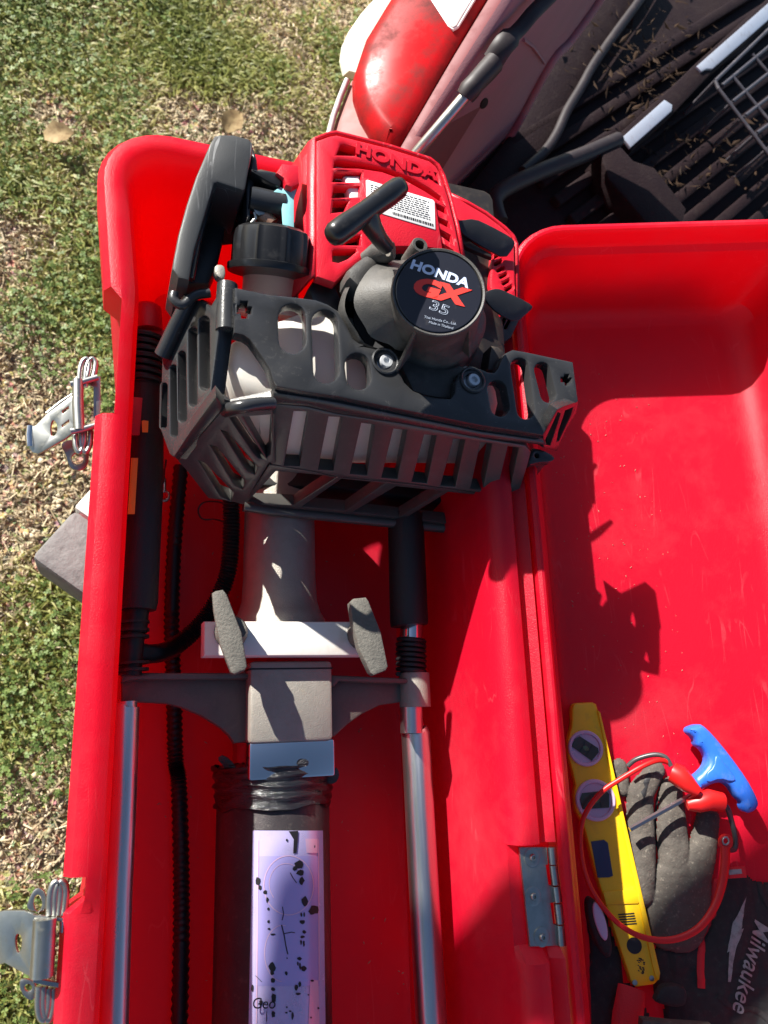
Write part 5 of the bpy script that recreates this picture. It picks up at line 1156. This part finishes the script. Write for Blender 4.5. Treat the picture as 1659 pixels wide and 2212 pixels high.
# red loop lead
LDF = LFL
lead = thing("cable_lead", "thin red cable lead with ring terminal looped over the level and the gloves", "cable", LFL.pt(cL((900, 1000))[0]))
lp = [(1405, 900, .034), (1402, 1010, .034), (1385, 1130, .034), (1335, 1270, .035), (1245, 1385, .036), (1120, 1446, .036), (985, 1452, .036), (850, 1408, .036), (725, 1310, .037), (612, 1150, .036), (558, 980, .034), (552, 800, .034), (590, 685, .038), (680, 575, .042), (800, 495, .045), (920, 425, .047), (1010, 392, .045), (1075, 405, .040)]
LPp = catmull([LDF.pt(cL((x, y))[0], c) for x, y, c in lp], 7)
n_ = len(LPp); tube("sheath", LPp, [.0036 * (1.55 - .75 * min(1, i / (n_ * .42))) for i in range(n_)], 'lead', lead, 10, flat=.7, upv=tuple(LFL.n))
tube("sleeve", [LDF.pt(p, c) for p, c in zip(cL((1090, 460), (1130, 480), (1180, 530), (1245, 580)), (.040, .043, .046, .047))], [.0115, .0125, .0105, .0055], 'lead', lead, 14)
tube("sleeve", [LDF.pt(p, c) for p, c in zip(cL((1180, 655), (1240, 645), (1310, 625), (1385, 640)), (.036, .037, .038, .036))], [.006, .0105, .0118, .0108], 'lead', lead, 14)
tube("wire", catmull([LDF.pt(p, c) for p, c in zip(cL((828, 425), (880, 385), (980, 358), (1050, 372), (1085, 425)), (.026, .030, .036, .040, .041))], 6), .0028, 'wire', lead, 8)
tube("wire", catmull([LDF.pt(p, c) for p, c in zip(cL((1385, 640), (1420, 680), (1445, 760), (1465, 850), (1460, 915), (1420, 920)), (.036, .034, .026, .024, .026, .030))], 6), .0030, 'wire', lead, 8)
plate("ring_end", circ(cL((1412, 875))[0], 15.5, 24, 17), [circ(cL((1408, 868))[0], 6.5, 16, 8)], LFL.up(.036), .004, 'lead', lead, .0012)
link_mesh("eyelet", tube_mesh([LFL.pt(p, .0362) for p in circ(cL((1408, 868))[0], 6.6, 18, 8)], .0012, 8, closed=True), 'zinc', lead, 60)
# dark pocket tool, low black mound and red strap beside the level
pk = heightfield("tool_pouch", LFL.up(.0005), [(690, 1560, 90, 700, 2000, 130, .8), (820, 1800, 70, 860, 2000, 120, .7), (640, 1330, 60, 690, 1560, 80, .7)], .30, 'gloveblack', None, .0025, .0015, 50, 21)[0]
tag(pk, "soft black pouch in the corner between the lid wall and the level", "pouch")
mt = thing("pocket_knife", "dark pocket tool with a violet oval scale in the shade left of the level", "pocket tool", LFL.pt(cL((665, 1390))[0]))
def oval(cx, cy, a, b, rot, n=28): return cL(*[(cx + a * math.cos(t) * math.cos(rot) - b * math.sin(t) * math.sin(rot), cy + a * math.cos(t) * math.sin(rot) + b * math.sin(t) * math.cos(rot)) for t in (2 * math.pi * k / n for k in range(n))])
plate("handle", oval(665, 1385, 185, 52, math.radians(72)), [], LFL.up(.034), .014, 'gloveblack', mt, .004, smooth=60)
plate("scale", oval(668, 1345, 118, 32, math.radians(74)), [], LFL.up(.0362), .004, 'vialring', mt, .0014, smooth=60)
stp = tube("strap", [LFL.pt(p, c) for p, c in zip(cL((850, 1735), (845, 1800), (830, 1900), (815, 2060)), (.014, .018, .018, .018))], [.015, .016, .017, .017], 'glovered', None, 12, flat=.35, upv=tuple(LFL.n))
tag(stp, "flat dark red webbing strap below the end of the level", "strap")
# crumbs of dirt and straw in the case
def crumbs():
    V, Fc = [], []
    def bit(p, n, r):
        a = random.uniform(0, 6.28); u = n.cross(Vector((math.cos(a), math.sin(a), .3))).normalized(); v = n.cross(u); i = len(V); l = random.uniform(.6, 2.2)
        V.extend([p + u * r * l + n * r * .2, p + v * r * .5 + n * r * .2, p - u * r * l + n * r * .2, p - v * r * .5 + n * r * .2, p + n * r * .8]); Fc.extend([(i, i + 1, i + 4), (i + 1, i + 2, i + 4), (i + 2, i + 3, i + 4), (i + 3, i, i + 4)])
    for k in range(150):
        x, y = random.uniform(XL + .03, XR - .03), random.uniform(-.35, YT - .06); bit(Vector((x, y, .0006)), Vector((0, 0, 1)), random.choice((.0006, .0009, .0014)))
    for k in range(190):
        a, b = random.uniform(.07, .21), random.uniform(-.35, .45); bit(LFL.to3(a, b, .0006), LFL.n, random.choice((.0005, .0007, .0010)))
    o = link_mesh("crumbs", mesh_py("crumbs", V, Fc), 'straw_bits', None, 0); tag(o, "pale crumbs of straw and grit on the red plastic", kind='stuff')
M['straw_bits'] = mat("pale_crumbs", (.52, .40, .28), .8, col2=(.2, .14, .1), nscale=300)
crumbs()

# ================================================================== ADDED TREE, unseen beyond the left edge (put in to shade the near end)
M['bark'] = mat("rough_bark", (.11, .085, .06), .9, col2=(.06, .045, .035), nscale=18, bump=.01, bscale=40)
M['treeleaf'] = tone_material("tree_leaf", [(0, (.03, .07, .015)), (.5, (.06, .12, .025)), (1, (.12, .18, .04))], .5, .3)
def added_shade_tree():
    # the upper edge of the shade, followed back along the sunlight to shape the added limb
    E1 = Vector((0, 0, 1)).cross(SUN).normalized(); E2 = SUN.cross(E1).normalized()
    if E2.y > 0: E2 = -E2
    if E1.x < 0: E1 = -E1
    edge = [(U((205, 1836), .24), .085), (U((600, 1800), .145), .080), (U((905, 1950), .125), .062), (U((1110, 1850), .236), .048), (U((1460, 2010), .125), .050)]
    Q = [(p.dot(E1), p.dot(E2), r) for p, r in edge]; Q.sort()
    pts = [Q[0][:2]] + [q[:2] for q in Q] + [Q[-1][:2]]; L_ = []
    for k, (x, y, r) in enumerate(Q):
        d = Vector((pts[k + 2][0] - pts[k][0], pts[k + 2][1] - pts[k][1])).normalized(); n_ = Vector((-d.y, d.x))
        if n_.y < 0: n_ = -n_
        L_.append((E1 * (x + n_.x * r) + E2 * (y + n_.y * r) + SUN * (edge[0][0].dot(SUN) - 2.3), r))
    t0 = L_[0][0] + (L_[0][0] - L_[1][0]).normalized() * .5 + Vector((0, 0, -.05)); te = L_[-1][0] + (L_[-1][0] - L_[-2][0]).normalized() * .35 + Vector((0, 0, .05))
    base = Vector((t0.x - 1.0, t0.y - .45, GZ))
    tr = thing("tree", "tree with one low thick limb standing beyond the left edge of the picture", "tree", base)
    tube("trunk", catmull([base - Vector((0, 0, .1)), base + Vector((.05, .0, .9)), base + Vector((.12, .05, 1.75)), base + Vector((-.1, -.3, 2.6)), base + Vector((-.4, -.8, 3.6))], 5), [.20] * 6 + [.17] * 6 + [.13] * 5 + [.09] * 4, 'bark', tr, 16)
    cen = [base + Vector((.10, .04, t0.z - GZ - .15)), t0] + [p for p, r in L_] + [te]; rr = [.12, .09] + [r for p, r in L_] + [.045]; cr = catmull(cen, 6); R2 = []
    for i in range(len(cr)): k = min(i // 6, len(rr) - 2); t = (i - k * 6) / 6; R2.append(rr[k] + (rr[k + 1] - rr[k]) * min(1, t))
    tube("limb", cr, R2, 'bark', tr, 14)
    V, Fc, T = [], [], []
    for k in range(5000):
        c = base + Vector((random.gauss(-.6, .6), random.gauss(-1.1, .6), 3.6 + random.gauss(0, .5))); a = random.uniform(0, 6.28); l = random.uniform(.03, .06); u = Vector((math.cos(a), math.sin(a), random.gauss(0, .5))); v = Vector((-math.sin(a), math.cos(a), random.gauss(0, .5))); i = len(V)
        V += [tuple(c - u * l), tuple(c + v * l * .5), tuple(c + u * l), tuple(c - v * l * .5)]; Fc.append((i, i + 1, i + 2, i + 3)); T += [random.random()] * 4
    me = bpy.data.meshes.new("crown"); me.from_pydata(V, [], Fc); at = me.attributes.new("tone", 'FLOAT', 'POINT'); at.data.foreach_set('value', np.array(T, np.float32)); link_mesh("crown", me, 'treeleaf', tr, 0)
added_shade_tree()
